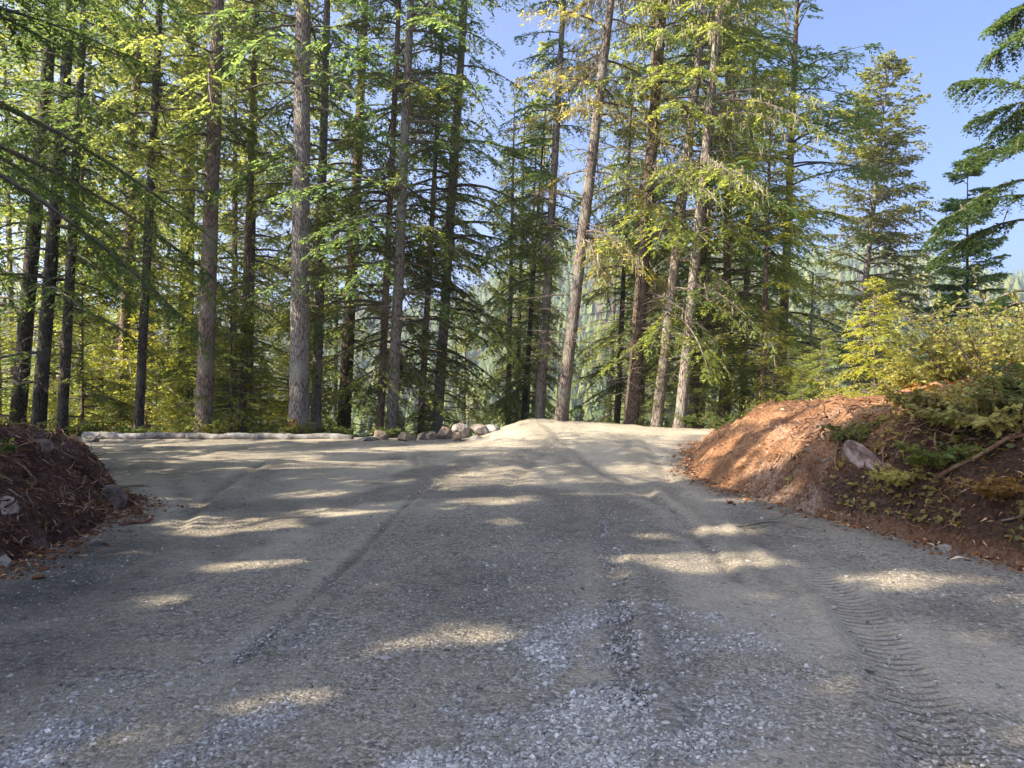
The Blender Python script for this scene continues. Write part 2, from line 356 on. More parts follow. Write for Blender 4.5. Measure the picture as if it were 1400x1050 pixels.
A['dust'] *= (1 - A['dark'] * 0.8)
idx = np.arange(nx * ny).reshape(ny, nx)
Fq = np.stack([idx[:-1, :-1], idx[:-1, 1:], idx[1:, 1:], idx[1:, :-1]], -1).reshape(-1, 4)
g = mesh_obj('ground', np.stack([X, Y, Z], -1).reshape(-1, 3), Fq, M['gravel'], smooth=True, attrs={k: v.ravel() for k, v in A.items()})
tag(g, kind='structure')

# ------------------------------------------------------------------ loose crushed stone
rng = np.random.default_rng(7)
ico = bmesh.new(); bmesh.ops.create_icosphere(ico, subdivisions=1, radius=1)
IV = np.array([v.co[:] for v in ico.verts]); IF = np.array([[v.index for v in f.verts] for f in ico.faces]); ico.free()
def scatter_stones(name, P, size, tint):
    n = len(P); k = len(IV)
    jit = 1 + 0.34 * rng.standard_normal((n, k, 1)).clip(-1.2, 1.2)
    sc = size[:, None, None] * (np.array([1, 0.75, 0.55]) * (1 + 0.25 * rng.standard_normal((n, 1, 3))))
    Vv = IV[None] * jit * sc
    a = rng.random(n) * 2 * PI; ca, sa = np.cos(a)[:, None], np.sin(a)[:, None]
    x = Vv[..., 0] * ca - Vv[..., 1] * sa; y = Vv[..., 0] * sa + Vv[..., 1] * ca; zz = Vv[..., 2]
    b = rng.normal(0, 0.45, n); cb, sb = np.cos(b)[:, None], np.sin(b)[:, None]
    y, zz = y * cb - zz * sb, y * sb + zz * cb
    W = np.stack([x, y, zz], -1) + P[:, None]
    Ff = (IF[None] + (np.arange(n) * k)[:, None, None]).reshape(-1, 3)
    return mesh_obj(name, W.reshape(-1, 3), Ff, M['stones'], attrs={'tint': np.repeat(tint, k)})
Ncand = 560000
dd = 2.7 + 17 * rng.random(Ncand) ** 1.7
xx = (rng.random(Ncand) * 2 - 1) * (0.72 * dd)
p_area = 1.0 / (0.526 * (np.maximum(dd - 2.7, 0.02) / 13) ** (-0.4737 * 0 + 0)) if False else 1.0
D = gravel_density(xx, dd)
base = 0.02 + 0.07 * sm((fbm(xx * 0.9, dd * 0.9, 41, 4) + 0.02) / 0.2)
keep = rng.random(Ncand) < np.clip(D * 0.8 + base * (1.1 - 0.6 * sm((dd - 6) / 8)), 0, 1)
keep &= xx < foot_x(dd) - 0.05
keep &= ~((xx < -4.0) & (dd > 6.2) & (dd < 11))
xx, dd, D = xx[keep], dd[keep], D[keep]
size = np.exp(rng.normal(math.log(0.0064), 0.40, len(xx))).clip(0.004, 0.024) * (1 + 0.25 * D)
P = np.stack([xx, dd, terrain(xx, dd) + size * 0.25 - 0.002], -1)
tint = np.clip(rng.beta(1.6, 2.2, len(xx)) * 0.8 + 0.25 * D, 0, 1)
st = scatter_stones('loose_gravel', P, size, tint)
tag(st, 'loose pale blue-grey crushed stone strewn over the packed gravel', 'gravel', kind='stuff')

# ------------------------------------------------------------------ conifers
def conifer(seed, H=25.0, z0=0.2, z1=1.0, R=3.2, nb=95, tw=22, nbl=11, bl=0.15, bw=0.032, rise=0.25, droop=0.55,
            shape=0.8, sparse_low=0.5, lichen=0.0, twist=0.0, round_top=False, keepf=None):
    """arrays of needle sprays (quads), limbs (tubes) and lichen strands of one crown, trunk along +Z"""
    r = np.random.default_rng(seed); Q = []; T = []; limb = Tubes(4); LQ = []
    zz = np.sort(z0 + (z1 - z0) * (r.random(nb) ** 0.80)) * H
    for i in range(nb):
        z = zz[i]; f = (z / H - z0) / max(1e-6, (1 - z0))
        prof = (1 - f) ** shape if not round_top else math.sqrt(max(0, 1 - f ** 3)) * (0.45 + 0.55 * (1 - f))
        low = sparse_low + (1 - sparse_low) * sm(f / 0.25)
        L = R * (prof * (0.72 + 0.5 * r.random()) + 0.12) * float(0.55 + 0.45 * low)
        bare = r.random() > low + 0.05
        if bare: L *= 0.45
        az = r.random() * 2 * PI
        dh = np.array([math.cos(az), math.sin(az), 0]); sd = np.array([-dh[1], dh[0], 0])
        ri = rise * (1 - 1.1 * (1 - f)) + r.normal(0, .10) + 0.35 * f; dr = droop * (0.5 + 0.8 * (1 - f)) * (0.7 + 0.6 * r.random())
        bend = r.normal(0, 0.25)
        tt = np.linspace(0, 1, 7)
        def pos(t): t = np.asarray(t)[..., None]; return np.array([0, 0, z]) + dh * L * t + sd * (bend * L * 0.5 * t * t) + np.array([0, 0, 1.]) * L * (ri * t - dr * t * t + 0.18 * dr * t ** 3)
        limb.add(pos(tt), np.interp(tt, [0, 1], [0.012 + 0.010 * L, 0.004]))
        if bare: continue
        nt_ = max(4, int(tw * (0.35 + 0.65 * min(1.3, L / R))))
        t = np.sort(0.12 + 0.88 * r.random(nt_) ** 0.75); t[-1] = 1.0
        p = pos(t); tan = pos(t + 0.02) - pos(t - 0.02); tan /= np.linalg.norm(tan, axis=1, keepdims=True)
        sgn = np.where(np.arange(nt_) % 2 == 0, 1., -1.)
        ang = np.radians(r.normal(52, 12, nt_)); ang[-1] = 0
        td = tan * np.cos(ang)[:, None] + sd * (sgn * np.sin(ang))[:, None]
        td[:, 2] += r.normal(-0.16, 0.14, nt_) - 0.1 * droop
        td /= np.linalg.norm(td, axis=1, keepdims=True)
        tl = (0.16 + 0.40 * L * (1 - t) ** 0.65 * (0.25 + 0.75 * np.minimum(1, t * 2.2))) * (0.7 + 0.6 * r.random(nt_))
        tl = np.minimum(tl, 1.1)
        nb_ = np.maximum(4, (nbl * (0.35 + tl / 0.7)).astype(int)); mx = nb_.max()
        u = (np.arange(mx)[None] + r.random((nt_, mx))) / nb_[:, None]; ok = u < 1.0
        bp = p[:, None] + td[:, None] * (tl[:, None] * u)[..., None]
        bp[..., 2] -= (tl[:, None] * 0.28 * u * u) * (0.6 + droop)
        per = np.cross(td, np.array([0, 0, 1.])); per /= np.linalg.norm(per, axis=1, keepdims=True) + 1e-9
        bs = np.where(r.random((nt_, mx)) < .5, -1., 1.)
        ba = np.radians(r.normal(42, 16, (nt_, mx)))
        bd = td[:, None] * np.cos(ba)[..., None] + per[:, None] * (bs * np.sin(ba))[..., None]
        bd = bd + r.normal(0, 0.22, bd.shape); bd[..., 2] -= 0.10
        bd /= np.linalg.norm(bd, axis=-1, keepdims=True)
        ln = bl * (0.6 + 0.8 * r.random((nt_, mx))) * (1.15 - 0.5 * u)
        upv = np.array([0, 0, 1.]) + r.normal(0, 0.55, bd.shape)
        wv = np.cross(bd, upv); wv /= np.linalg.norm(wv, axis=-1, keepdims=True) + 1e-9
        wd = bw * (0.7 + 0.6 * r.random((nt_, mx)))
        a = bp; b = bp + bd * (ln * .45)[..., None] + wv * wd[..., None]; c = bp + bd * ln[..., None]; d = bp + bd * (ln * .45)[..., None] - wv * wd[..., None]
        q = np.stack([a, b, c, d], 2)[ok]
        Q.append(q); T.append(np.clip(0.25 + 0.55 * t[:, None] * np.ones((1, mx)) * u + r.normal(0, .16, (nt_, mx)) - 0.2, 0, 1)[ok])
        if lichen > 0 and f < 0.75:
            nl = r.poisson(lichen * L * 5)
            if nl:
                tl_ = 0.15 + 0.85 * r.random(nl); lp = pos(tl_) + r.normal(0, .12, (nl, 3)); hh = 0.10 + 0.30 * r.random(nl); aa = r.random(nl) * PI
                wv = np.stack([np.cos(aa), np.sin(aa), 0 * aa], -1) * (0.008 + 0.016 * r.random(nl))[:, None]
                sway = r.normal(0, .07, (nl, 3)); dn = np.stack([0 * hh, 0 * hh, -hh], -1)
                LQ.append(np.stack([lp - wv, lp + wv, lp + dn * .6 + wv * .8 + sway * .4, lp + dn + sway], 1))
    Q = np.concatenate(Q); T = np.concatenate(T)
    return Q, T, limb, (np.concatenate(LQ) if LQ else None)
def quads_mesh(name, Q, tint, mat, parent=None):
    n = len(Q)
    return mesh_obj(name, Q.reshape(-1, 3), np.arange(n * 4).reshape(n, 4), mat, parent, attrs={'tint': np.repeat(tint, 4)})
def trunk_mesh(seed, H=25.0, stubs=26, nseg=26, n=14):
    r = np.random.default_rng(seed); z = np.linspace(-0.6, H, nseg); z[:6] = [-0.6, 0, 0.25, 0.6, 1.2, 2.0]
    f = np.clip(z / H, 0, 1)
    rad = (1 - 0.62 * f - 0.33 * f ** 4) * (1 + 0.22 * np.exp(-np.maximum(z, 0) / 0.35)); rad[-1] = 0.03
    th = np.arange(n) * 2 * PI / n
    V = np.zeros((nseg, n, 3)); lob = 1 + 0.10 * np.sin(th * 3 + r.random() * 6)[None] * np.exp(-np.maximum(z, 0) / 0.6)[:, None] + r.normal(0, .035, (nseg, n))
    V[..., 0] = rad[:, None] * lob * np.cos(th); V[..., 1] = rad[:, None] * lob * np.sin(th); V[..., 2] = z[:, None]
    i = np.arange(nseg - 1)[:, None] * n; j = np.arange(n)[None]; j2 = (j + 1) % n
    Fq = np.stack([i + j, i + j2, i + n + j2, i + n + j], -1).reshape(-1, 4)
    return V.reshape(-1, 3), Fq
def dead_limbs(seed, z0, z1, count, L, n=3):
    r = np.random.default_rng(seed); tb = Tubes(n)
    for k in range(count):
        z = z0 + (z1 - z0) * r.random(); az = r.random() * 2 * PI; l = L * (0.25 + 0.75 * r.random())
        dh = np.array([math.cos(az), math.sin(az), 0]); s_ = np.array([-dh[1], dh[0], 0]); t = np.linspace(0, 1, 5)[:, None]
        dn = r.normal(0.12, 0.22)
        Pm = np.array([0, 0, z]) + dh * l * t + s_ * r.normal(0, .15) * l * t * t + np.array([0, 0, -1.]) * l * dn * t ** 1.5
        tb.add(Pm, np.interp(t[:, 0], [0, 1], [0.014, 0.004]))
        for q in range(int(3 * l) + 1):
            tt = 0.3 + 0.65 * r.random(); p0 = np.array([0, 0, z]) + dh * l * tt - np.array([0, 0, 1.]) * l * dn * tt ** 1.5
            dv = dh * 0.6 + s_ * r.choice([-1, 1]) * 0.8 + np.array([0, 0, r.normal(-.1, .3)]); ll = 0.15 + 0.4 * l * r.random() * (1 - tt * .5)
            tb.add(np.array([p0, p0 + dv * ll * .5, p0 + dv * ll + np.array([0, 0, -.05])]), [0.006, 0.005, 0.002])
    return tb

def crown_mesh(Q, T, limb, parent=None, faces=None):
    n = len(Q); LV = np.concatenate(limb.V); LF = np.concatenate(limb.F) if faces is None else faces
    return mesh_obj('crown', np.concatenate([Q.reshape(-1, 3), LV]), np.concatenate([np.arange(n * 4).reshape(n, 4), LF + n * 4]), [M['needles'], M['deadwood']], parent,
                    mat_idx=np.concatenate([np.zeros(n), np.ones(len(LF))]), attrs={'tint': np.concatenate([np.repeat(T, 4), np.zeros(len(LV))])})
def proto(key, **kw):
    lich = kw.get('lichen', 0); dl = kw.pop('dead', None); seed = kw['seed']
    Q, T, limb, LQ = conifer(**kw)
    if dl:
        db = dead_limbs(seed + 5, *dl, n=4); limb.F += [f + limb.c for f in db.F]; limb.V += db.V; limb.c += db.c
    d = {'crown': crown_mesh(Q, T, limb)}
    if LQ is not None: d['lichen'] = quads_mesh('lichen', LQ, np.random.default_rng(seed).random(len(LQ)), M['lichen'])
    out = {}
    for k, o in d.items(): out[k] = o.data; bpy.data.objects.remove(o)
    PROTO[key] = (out, kw.get('H', 25.0))
PROTO = {}
proto('full0', seed=11, z0=0.10, R=3.5, nb=110, bl=.16, nbl=15, bw=.025, sparse_low=0.6, dead=(1, 5, 22, 2.0))
proto('full1', seed=12, z0=0.06, R=3.2, nb=116, bl=.16, nbl=15, bw=.025, sparse_low=0.6, droop=0.55, dead=(1, 4, 18, 1.8))
proto('full2', seed=13, z0=0.12, R=4.1, nb=106, bl=.16, nbl=15, bw=.025, sparse_low=0.7, droop=0.45, rise=0.35, dead=(1.5, 6, 22, 2.2))
proto('high0', seed=14, z0=0.16, R=3.0, nb=95, bl=.155, nbl=15, bw=.023, sparse_low=0.4, lichen=0.5, dead=(2, 9, 46, 1.9))
proto('high1', seed=15, z0=0.18, R=3.2, nb=92, bl=.155, nbl=15, bw=.023, sparse_low=0.45, lichen=0.4, dead=(2, 10, 40, 1.6))
proto('high2', seed=16, z0=0.26, R=2.9, nb=90, bl=.155, nbl=15, bw=.023, sparse_low=0.4, dead=(3, 10, 26, 1.0))
proto('mossy0', seed=17, z0=0.22, R=3.4, nb=82, tw=19, nbl=13, bl=.15, bw=.023, sparse_low=0.5, lichen=5.5, dead=(2, 12, 52, 2.3))
proto('mossy1', seed=18, z0=0.16, R=3.7, nb=86, tw=19, nbl=13, bl=.15, bw=.023, sparse_low=0.5, lichen=3.6, dead=(2, 10, 50, 2.4))
proto('slim0', seed=19, H=16.0, z0=0.05, R=2.0, nb=110, tw=18, nbl=13, bl=.14, bw=.023, sparse_low=0.6, dead=(0.5, 3, 16, 1.0))
proto('slim1', seed=20, H=16.0, z0=0.10, R=1.8, nb=105, tw=18, nbl=13, bl=.14, bw=.023, sparse_low=0.5, lichen=0.8, dead=(0.5, 4, 24, 1.0))
proto('young0', seed=21, H=6.0, z0=0.02, R=1.6, nb=90, tw=15, nbl=13, bl=0.11, bw=0.018, sparse_low=0.95, droop=0.35)
proto('young1', seed=22, H=6.0, z0=0.03, R=1.9, nb=85, tw=15, nbl=13, bl=0.12, bw=0.019, sparse_low=0.95, droop=0.45)
proto('blunt', seed=23, H=20.0, z0=0.2, R=3.3, nb=210, tw=20, nbl=14, bl=0.18, bw=0.034, sparse_low=0.6, droop=0.25, rise=0.5, round_top=True, lichen=1.6, dead=(3, 8, 40, 2.2))
proto('hemlock', seed=24, H=14.0, z0=0.10, R=2.2, nb=66, tw=90, nbl=18, bl=0.09, bw=0.02, sparse_low=1.0, droop=0.75, rise=0.8, lichen=0.4)
proto('spire', seed=25, H=12.0, z0=0.06, R=1.9, nb=170, tw=34, nbl=15, bl=0.14, bw=0.028, sparse_low=1.0, droop=0.3)
TR = []
for k in range(3):
    V, Fq = trunk_mesh(30 + k); o = mesh_obj('trunk', V, Fq, M['bark'], smooth=True); TR.append(o.data); bpy.data.objects.remove(o)
V, Fq = trunk_mesh(34); o = mesh_obj('trunk', V, Fq, M['bark_pale'], smooth=True); TR.append(o.data); bpy.data.objects.remove(o)

def tree(name, key, x, y, H, dia, label, cat, group, lean=(0, 0), rz=None, tint=(1, 1, 1), bark=(1, 1, 1), trunk=0, z=None, wide=1.0):
    """one conifer: an Empty at the base; trunk, crown, branches, dead branches and lichen under it"""
    meshes, H0 = PROTO[key]
    root = empty(name, (x, y, float(terrain(x, y)) if z is None else z))
    s = H / H0; root.scale = (s, s, s)
    root.rotation_euler = (lean[1], lean[0], 0)
    tag(root, label, cat, group)
    rz = random.random() * 2 * PI if rz is None else rz
    def part(nm, me, sc, col):
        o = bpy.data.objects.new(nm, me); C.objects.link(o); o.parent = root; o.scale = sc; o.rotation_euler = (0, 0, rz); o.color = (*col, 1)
        if nm == 'lichen': o['kind'] = 'stuff'
        return o
    hr = H0 / 25.0
    part('trunk', TR[trunk], (dia / 2 / s, dia / 2 / s, hr * .97), bark)
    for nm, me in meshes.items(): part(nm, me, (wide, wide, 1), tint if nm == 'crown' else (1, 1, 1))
    return root
random.seed(5)
GREEN = (1, 1, 1); BLUE = (0.62, 0.80, 0.90); YEL = (1.20, 1.18, 0.92); DARK = (0.55, 0.7, 0.7); TAN = (1.5, 1.15, 1.0)  # YEL puts sun glow, BLUE and DARK put shade, into the needle colour
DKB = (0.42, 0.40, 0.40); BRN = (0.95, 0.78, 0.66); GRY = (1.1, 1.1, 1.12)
def edge_tree(bx, tx, ty, dia_px, d, key, H, label, name='fir_tree', by=590, **kw):
    """trunk through pixel (bx, by) at its foot and (tx, ty) higher up, standing d metres away"""
    x = (bx - HX) / F * d
    h = (HY - ty) / F * d + CAMZ - float(terrain(x, d))
    dxw = (tx - bx) / F * d
    return tree(name, key, x, d, H, dia_px / F * d, label, 'tree', 'tall conifers along the lot edge', lean=(math.atan2(dxw, h), 0), **kw)
E = edge_tree
E(20, 70, 50, 21, 23.0, 'high0', 26, 'black-shadowed leaning trunk, nearest the left picture edge of three dark ones', tint=DARK, bark=DKB)  # first three trunks: their shadow is put into dark bark and needle tints
E(50, 98, 20, 19, 22.2, 'full1', 25, 'dark leaning fir, middle one of three shadow-black trunks behind the root pile', tint=DARK, bark=DKB)
E(84, 106, 200, 14, 22.0, 'high1', 21, 'thinnest of three shadow-black trunks, just right of the root pile top', tint=DARK, bark=DKB)
E(160, 193, 0, 15, 27, 'full0', 26, 'slim brown trunk standing left of the thin black one in yellow foliage', tint=YEL, bark=BRN)
E(188, 220, 0, 13, 22.2, 'high2', 24, 'thin black trunk rising right at the pale edging, in front of yellow foliage', tint=GREEN, bark=DKB)
E(251, 262, 0, 23, 31, 'full2', 28, 'thick hazy green-brown trunk just behind the scaly brown-grey one', tint=GREEN, bark=(.7, .75, .6))  # shade and greenish haze painted into the bark tint
E(277, 299, 0, 24, 22.3, 'high2', 27, 'stout scaly brown-grey trunk leaning slightly right, left of the thickest trunk', bark=(1.05, .92, .84), tint=GREEN, trunk=1)
E(328, 348, 100, 12, 24.5, 'high1', 24, 'thin grey-brown trunk between the two stout scaly trunks', bark=BRN)
E(408, 415, 0, 28, 22.3, 'high2', 29, 'thickest straight pale grey trunk with an orange scar at its foot', bark=GRY, tint=BLUE, trunk=2)
th = bpy.data.objects[-1] if False else [o for o in C.objects if o.get('label', '').startswith('thickest straight')][0]
tk = [c for c in th.children if c.name.startswith('trunk')][0]; rz_ = tk.rotation_euler[2]
a_ = np.linspace(-.45, .45, 9)[None] + 0 * np.linspace(0, 1, 12)[:, None]; h_ = np.linspace(.12, .72, 12)[:, None] + 0 * a_
wv_ = np.sqrt(np.clip(1 - ((h_ - .42) / .32) ** 2, 0, 1)) * (0.8 + .5 * vnoise(h_ * 14, a_ * 0 + 2)); ang_ = -PI / 2 - .25 + a_ * wv_ - rz_; rad_ = 1.24 - .18 * (h_ / .7) + .03 * vnoise(a_ * 20, h_ * 30)
ii = np.arange(12 * 9).reshape(12, 9); hs_ = 1 / (th.scale[0] * tk.scale[2])
mesh_obj('bark_scar', np.stack([rad_ * np.cos(ang_), rad_ * np.sin(ang_), h_ * hs_], -1).reshape(-1, 3), np.stack([ii[:-1, :-1], ii[:-1, 1:], ii[1:, 1:], ii[1:, :-1]], -1).reshape(-1, 4), M['scar'], tk)
E(430, 448, 0, 15, 25, 'high0', 26, 'slender trunk with many short dead twigs right beside the thickest trunk', bark=GRY)
E(464, 490, 200, 20, 28, 'full1', 25, 'broad dark brown trunk wrapped in low drooping green boughs', bark=(.6, .5, .42), tint=GREEN)
E(517, 537, 200, 11, 24.5, 'full0', 25, 'left and thinner of two close trunks behind the blocky brown rock', bark=BRN)
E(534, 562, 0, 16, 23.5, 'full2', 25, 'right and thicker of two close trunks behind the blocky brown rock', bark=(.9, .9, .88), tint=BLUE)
E(571, 588, 350, 10, 26, 'slim1', 19, 'thin straight trunk standing over the low tan boulders', bark=BRN)
E(592, 606, 400, 8, 28, 'slim0', 14, 'thin short fir right of the thin trunk over the tan boulders', bark=BRN, tint=YEL)
E(692, 700, 300, 9, 30, 'mossy1', 15.5, 'pale thin trunk in front of the sky gap, over the rock heap', bark=GRY, tint=YEL, wide=.6)
E(704, 713, 330, 7, 32, 'slim1', 17, 'very thin dark trunk, left one of a close pair in the middle', bark=DKB)
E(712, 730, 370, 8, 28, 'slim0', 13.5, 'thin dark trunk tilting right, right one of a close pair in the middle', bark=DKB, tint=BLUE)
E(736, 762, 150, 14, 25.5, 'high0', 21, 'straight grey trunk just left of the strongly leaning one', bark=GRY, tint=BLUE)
E(767, 835, 0, 17.5, 23.0, 'mossy0', 23, 'strongly leaning grey trunk at the crest of the driveway with tan lichen', bark=(.85, .80, .76), tint=TAN, trunk=1)
E(841, 852, 390, 9, 29, 'slim1', 16, 'thin dim trunk between the leaning grey one and the dark thick one', bark=BRN)
E(862, 906, 0, 20, 24.0, 'mossy1', 25, 'dark thick brown trunk left of the two sunlit pale trunks', bark=(.62, .52, .45), tint=(.85, .95, .8))  # shade on this trunk is painted in by the dark bark tint
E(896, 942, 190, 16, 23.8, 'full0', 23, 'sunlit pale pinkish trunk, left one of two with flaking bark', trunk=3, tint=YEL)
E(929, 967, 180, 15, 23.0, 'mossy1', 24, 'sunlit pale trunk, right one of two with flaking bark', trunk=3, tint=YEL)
E(945, 976, 50, 14, 26.5, 'full2', 27, 'dark trunk half hidden behind the right sunlit pale trunk', bark=DKB, tint=BLUE)
E(1062, 1085, 100, 14, 30, 'full2', 25, 'bushy blue-green fir with long boughs reaching out over the right bank', tint=(.72, .88, .85), bark=BRN, wide=1.15)
E(1012, 1030, 100, 10, 29, 'full0', 22, 'green fir with low bright boughs right of the sunlit pale trunks', tint=YEL, bark=BRN)
E(1040, 1052, 200, 9, 24.5, 'slim0', 12, 'bright yellow-green fir with low spreading boughs left of the orange bank', tint=(1.5, 1.35, .85), bark=BRN, wide=1.5)  # sunlit yellow-green is put into the crown tint
E(985, 1000, 200, 9, 26, 'full1', 17, 'yellow-green fir filling the gap right of the two sunlit pale trunks', tint=YEL, bark=BRN)
E(1148, 1214, 90, 13, 38, 'blunt', 22.5, 'tall blunt-topped olive fir against the blue sky with a leaning trunk', tint=(.85, .78, .85), bark=GRY)
tree('fir_tree', 'spire', (1322 - HX) / F * 30, 30, 13.6, 0.2, 'small dark spire-topped fir against blue sky at the right', 'tree', 'tall conifers along the lot edge', tint=BLUE, bark=DKB)
tree('hemlock_tree', 'hemlock', (1404 - HX) / F * 15.5, 15.5, 13.5, 0.2, 'dark hemlock with drooping layered boughs at the right picture edge', 'tree', 'tall conifers along the lot edge', tint=(.30, .40, .45), bark=DKB, z=0.9, rz=4.0, lean=(.05, 0))  # crown tint darkened so the boughs read as a near silhouette
# bare snag on the right slope
def snag(bx, by, ty, d, w_, label):
    x = (bx - HX) / F * d; z0 = float(terrain(x, d)); z1 = CAMZ + (HY - ty) / F * d
    root = empty('dead_snag', (x, d, z0)); tag(root, label, 'dead tree')
    tb = Tubes(8); hh = np.linspace(0, z1 - z0, 9); tb.add(np.stack([0.03 * np.sin(hh), 0.02 * np.cos(hh * 1.3), hh], -1), np.linspace(w_, w_ * .35, 9)); tb.build('trunk', M['bark_pale'], root)
    dead_limbs(77, 0.5, z1 - z0, 40, 1.3).build('dead_branches', M['deadwood'], root)
snag(1110, 560, 372, 27, 0.09, 'bare pale dead snag standing behind the orange bank')

ANCH = [(50, 'the three shadow-black trunks'), (174, 'the thin black trunk'), (270, 'the stout scaly trunk'), (345, 'the thin trunk left of the thickest trunk'), (410, 'the thickest grey trunk'), (475, 'the dark bough-wrapped trunk'),
        (525, 'the paired trunks by the blocky rock'), (585, 'the thin trunks over the tan boulders'), (650, 'the rock heap'), (710, 'the close pair of thin dark trunks'), (770, 'the strongly leaning trunk'),
        (865, 'the dark thick brown trunk'), (915, 'the two sunlit pale trunks'), (990, 'the foot of the orange bank'), (1070, 'the top of the orange bank'), (1150, 'the blunt-topped fir'), (1260, 'the leafy right bank'), (1340, 'the small spire-topped fir')]
seen_labels = {}
def auto_label(kind, X_):
    a = min(ANCH, key=lambda q: abs(q[0] - X_))[1]
    return f'{kind} behind {a}'
# woods on the slope below the edge
rr = random.Random(3)
bgspots = []
for k, X_ in enumerate(range(-60, 1100, 46)):
    d = rr.uniform(30, 54) + (8 if 630 < X_ < 710 or X_ > 1100 else 0)
    bgspots.append((X_ + rr.uniform(-12, 12), d, rr.choice(['full0', 'full1', 'full2', 'slim0', 'high0', 'mossy1'])))
for k, X_ in enumerate(range(-50, 1080, 130)):
    bgspots.append((X_ + rr.uniform(-14, 14), rr.uniform(26.5, 33), rr.choice(['full0', 'full1', 'full2', 'slim0', 'mossy1'])))
bgspots = [b for b in bgspots if not (430 < b[0] < 1040 and rr.random() < .42)]
for X_, d, key in bgspots:
    x = (X_ - HX) / F * d
    H = rr.uniform(22, 30) if X_ < 600 else rr.uniform(20, 27) if 720 < X_ < 1040 else rr.uniform(12, 16)
    if X_ > 1100: H = rr.uniform(9, 13)
    tint = rr.choice([GREEN, YEL, YEL, YEL, (1.2, 1.12, .95)])
    kind = {'full0': 'tall green background fir', 'full1': 'drooping background fir', 'full2': 'wide background fir', 'slim0': 'narrow background fir', 'high0': 'bare-stemmed background fir', 'mossy1': 'lichen-hung background fir'}[key]
    tree('fir_tree', key, x, d, H, 0.013 * H, auto_label(kind, X_), 'tree', 'background firs on the slope below the lot', tint=tint, bark=rr.choice([BRN, GRY, DKB]), lean=(rr.gauss(0.03, .02), rr.gauss(0, .02)))
# young trees of the understorey
for k in range(66):
    X_ = -30 + k * 20 + rr.uniform(-10, 10); d = rr.uniform(22.8, 29)
    if X_ > 960: d = rr.uniform(21.5, 28)
    x = (X_ - HX) / F * d; H = rr.uniform(2.6, 6.2) if X_ < 600 else rr.uniform(1.6, 4.0)
    if 440 < X_ < 640: H *= 0.6
    if 640 < X_ < 900: H *= 0.55; d += 1.5; x = (X_ - HX) / F * d
    if X_ > 1180: H = rr.uniform(2.5, 4)
    key = rr.choice(['young0', 'young1'])
    kind = ('stiff young fir' if key == 'young0' else 'drooping young hemlock') if H > 3 else ('small stiff sapling' if key == 'young0' else 'small drooping sapling')
    tree('young_conifer', key, x, d, H, 0.03 * H * .6, auto_label(kind, X_), 'young tree', 'young conifers under the tall trees', tint=rr.choice([YEL, YEL, GREEN, (1.5, 1.3, .8)]), bark=BRN)  # sun on the saplings is put into their yellow tints
tree('young_conifer', 'young1', (1195 - HX) / F * 17, 17, 3.4, .07, 'bright yellow-green young conifer rising just behind the orange bank', 'young tree', 'young conifers under the tall trees', tint=(1.7, 1.5, .8), bark=BRN, z=0.4)

# ------------------------------------------------------------------ woods on the left that shade the lot (their boughs reach in at the upper left)
FLECKS = [(420, 935, 62, 24), (620, 872, 45, 13), (690, 885, 45, 17), (530, 893, 40, 12), (315, 717, 85, 9), (420, 678, 42, 7), (450, 700, 50, 5), (970, 765, 85, 9), (1220, 790, 65, 9),
          (685, 681, 45, 6), (350, 625, 80, 4), (1000, 725, 45, 6), (1375, 985, 50, 26), (1265, 1030, 40, 16), (1380, 805, 45, 10), (190, 828, 30, 8), (340, 770, 60, 7),
          (900, 735, 40, 5), (1330, 870, 30, 8), (180, 760, 35, 7), (700, 655, 60, 5), (1105, 1000, 26, 8), (250, 690, 40, 6)]
FE = []
for (a, b, cw, ch) in FLECKS:
    c = px(a, b); rx = cw / F * c[1]; ry = abs(px(a, b - ch)[1] - px(a, b + ch)[1]) / 2
    FE.append((c[0], c[1], rx * 1.15, max(ry * 1.25, .2)))
kx = -S.x / S.z; ky = -S.y / S.z
def lit(W, r):
    """True where a leaf at W would shade one of the sunny patches"""
    gx = W[:, 0] + kx * W[:, 2]; gy = W[:, 1] + ky * W[:, 2]
    m = np.zeros(len(W), bool)
    jx = gx + fbm(gx * 2.2, gy * 2.2, 51, 5) * 0.8; jy = gy + fbm(gx * 2.2, gy * 2.2, 53, 5) * 0.7
    m &= fbm(gx * 2.4, gy * 4.2, 55, 5) > -0.05
    m |= (fbm(gx * 1.1 + 3, gy * 2.2, 57, 4) > 0.27 - 0.10 * sm((gy - 8) / 4)) & (gy > 2.5)
    for (cx, cy_, rx, ry) in FE: m |= ((jx - cx) / (rx * 1.12)) ** 2 + ((jy - cy_) / (ry * 1.18)) ** 2 < 1.0
    m |= (jy > 11.8 + 0.35 * np.sin(gx * 1.3) - 1.3 * sm((gx - 3.4) / 1.4) - 1.2 * sm((gx - 5.0) / 1.3)) & (gx > -1.2) & (gx < 9 - 0.7 * np.maximum(0, 12.5 - jy) + 14 * sm((jy - 11.2) / 1.2)) & ((fbm(gx * 0.45, gy * 2.0, 59, 4) < 0.12) | (gy < 16.8)) & (gy < 30)
    return m & (r.random(len(W)) < 0.97)
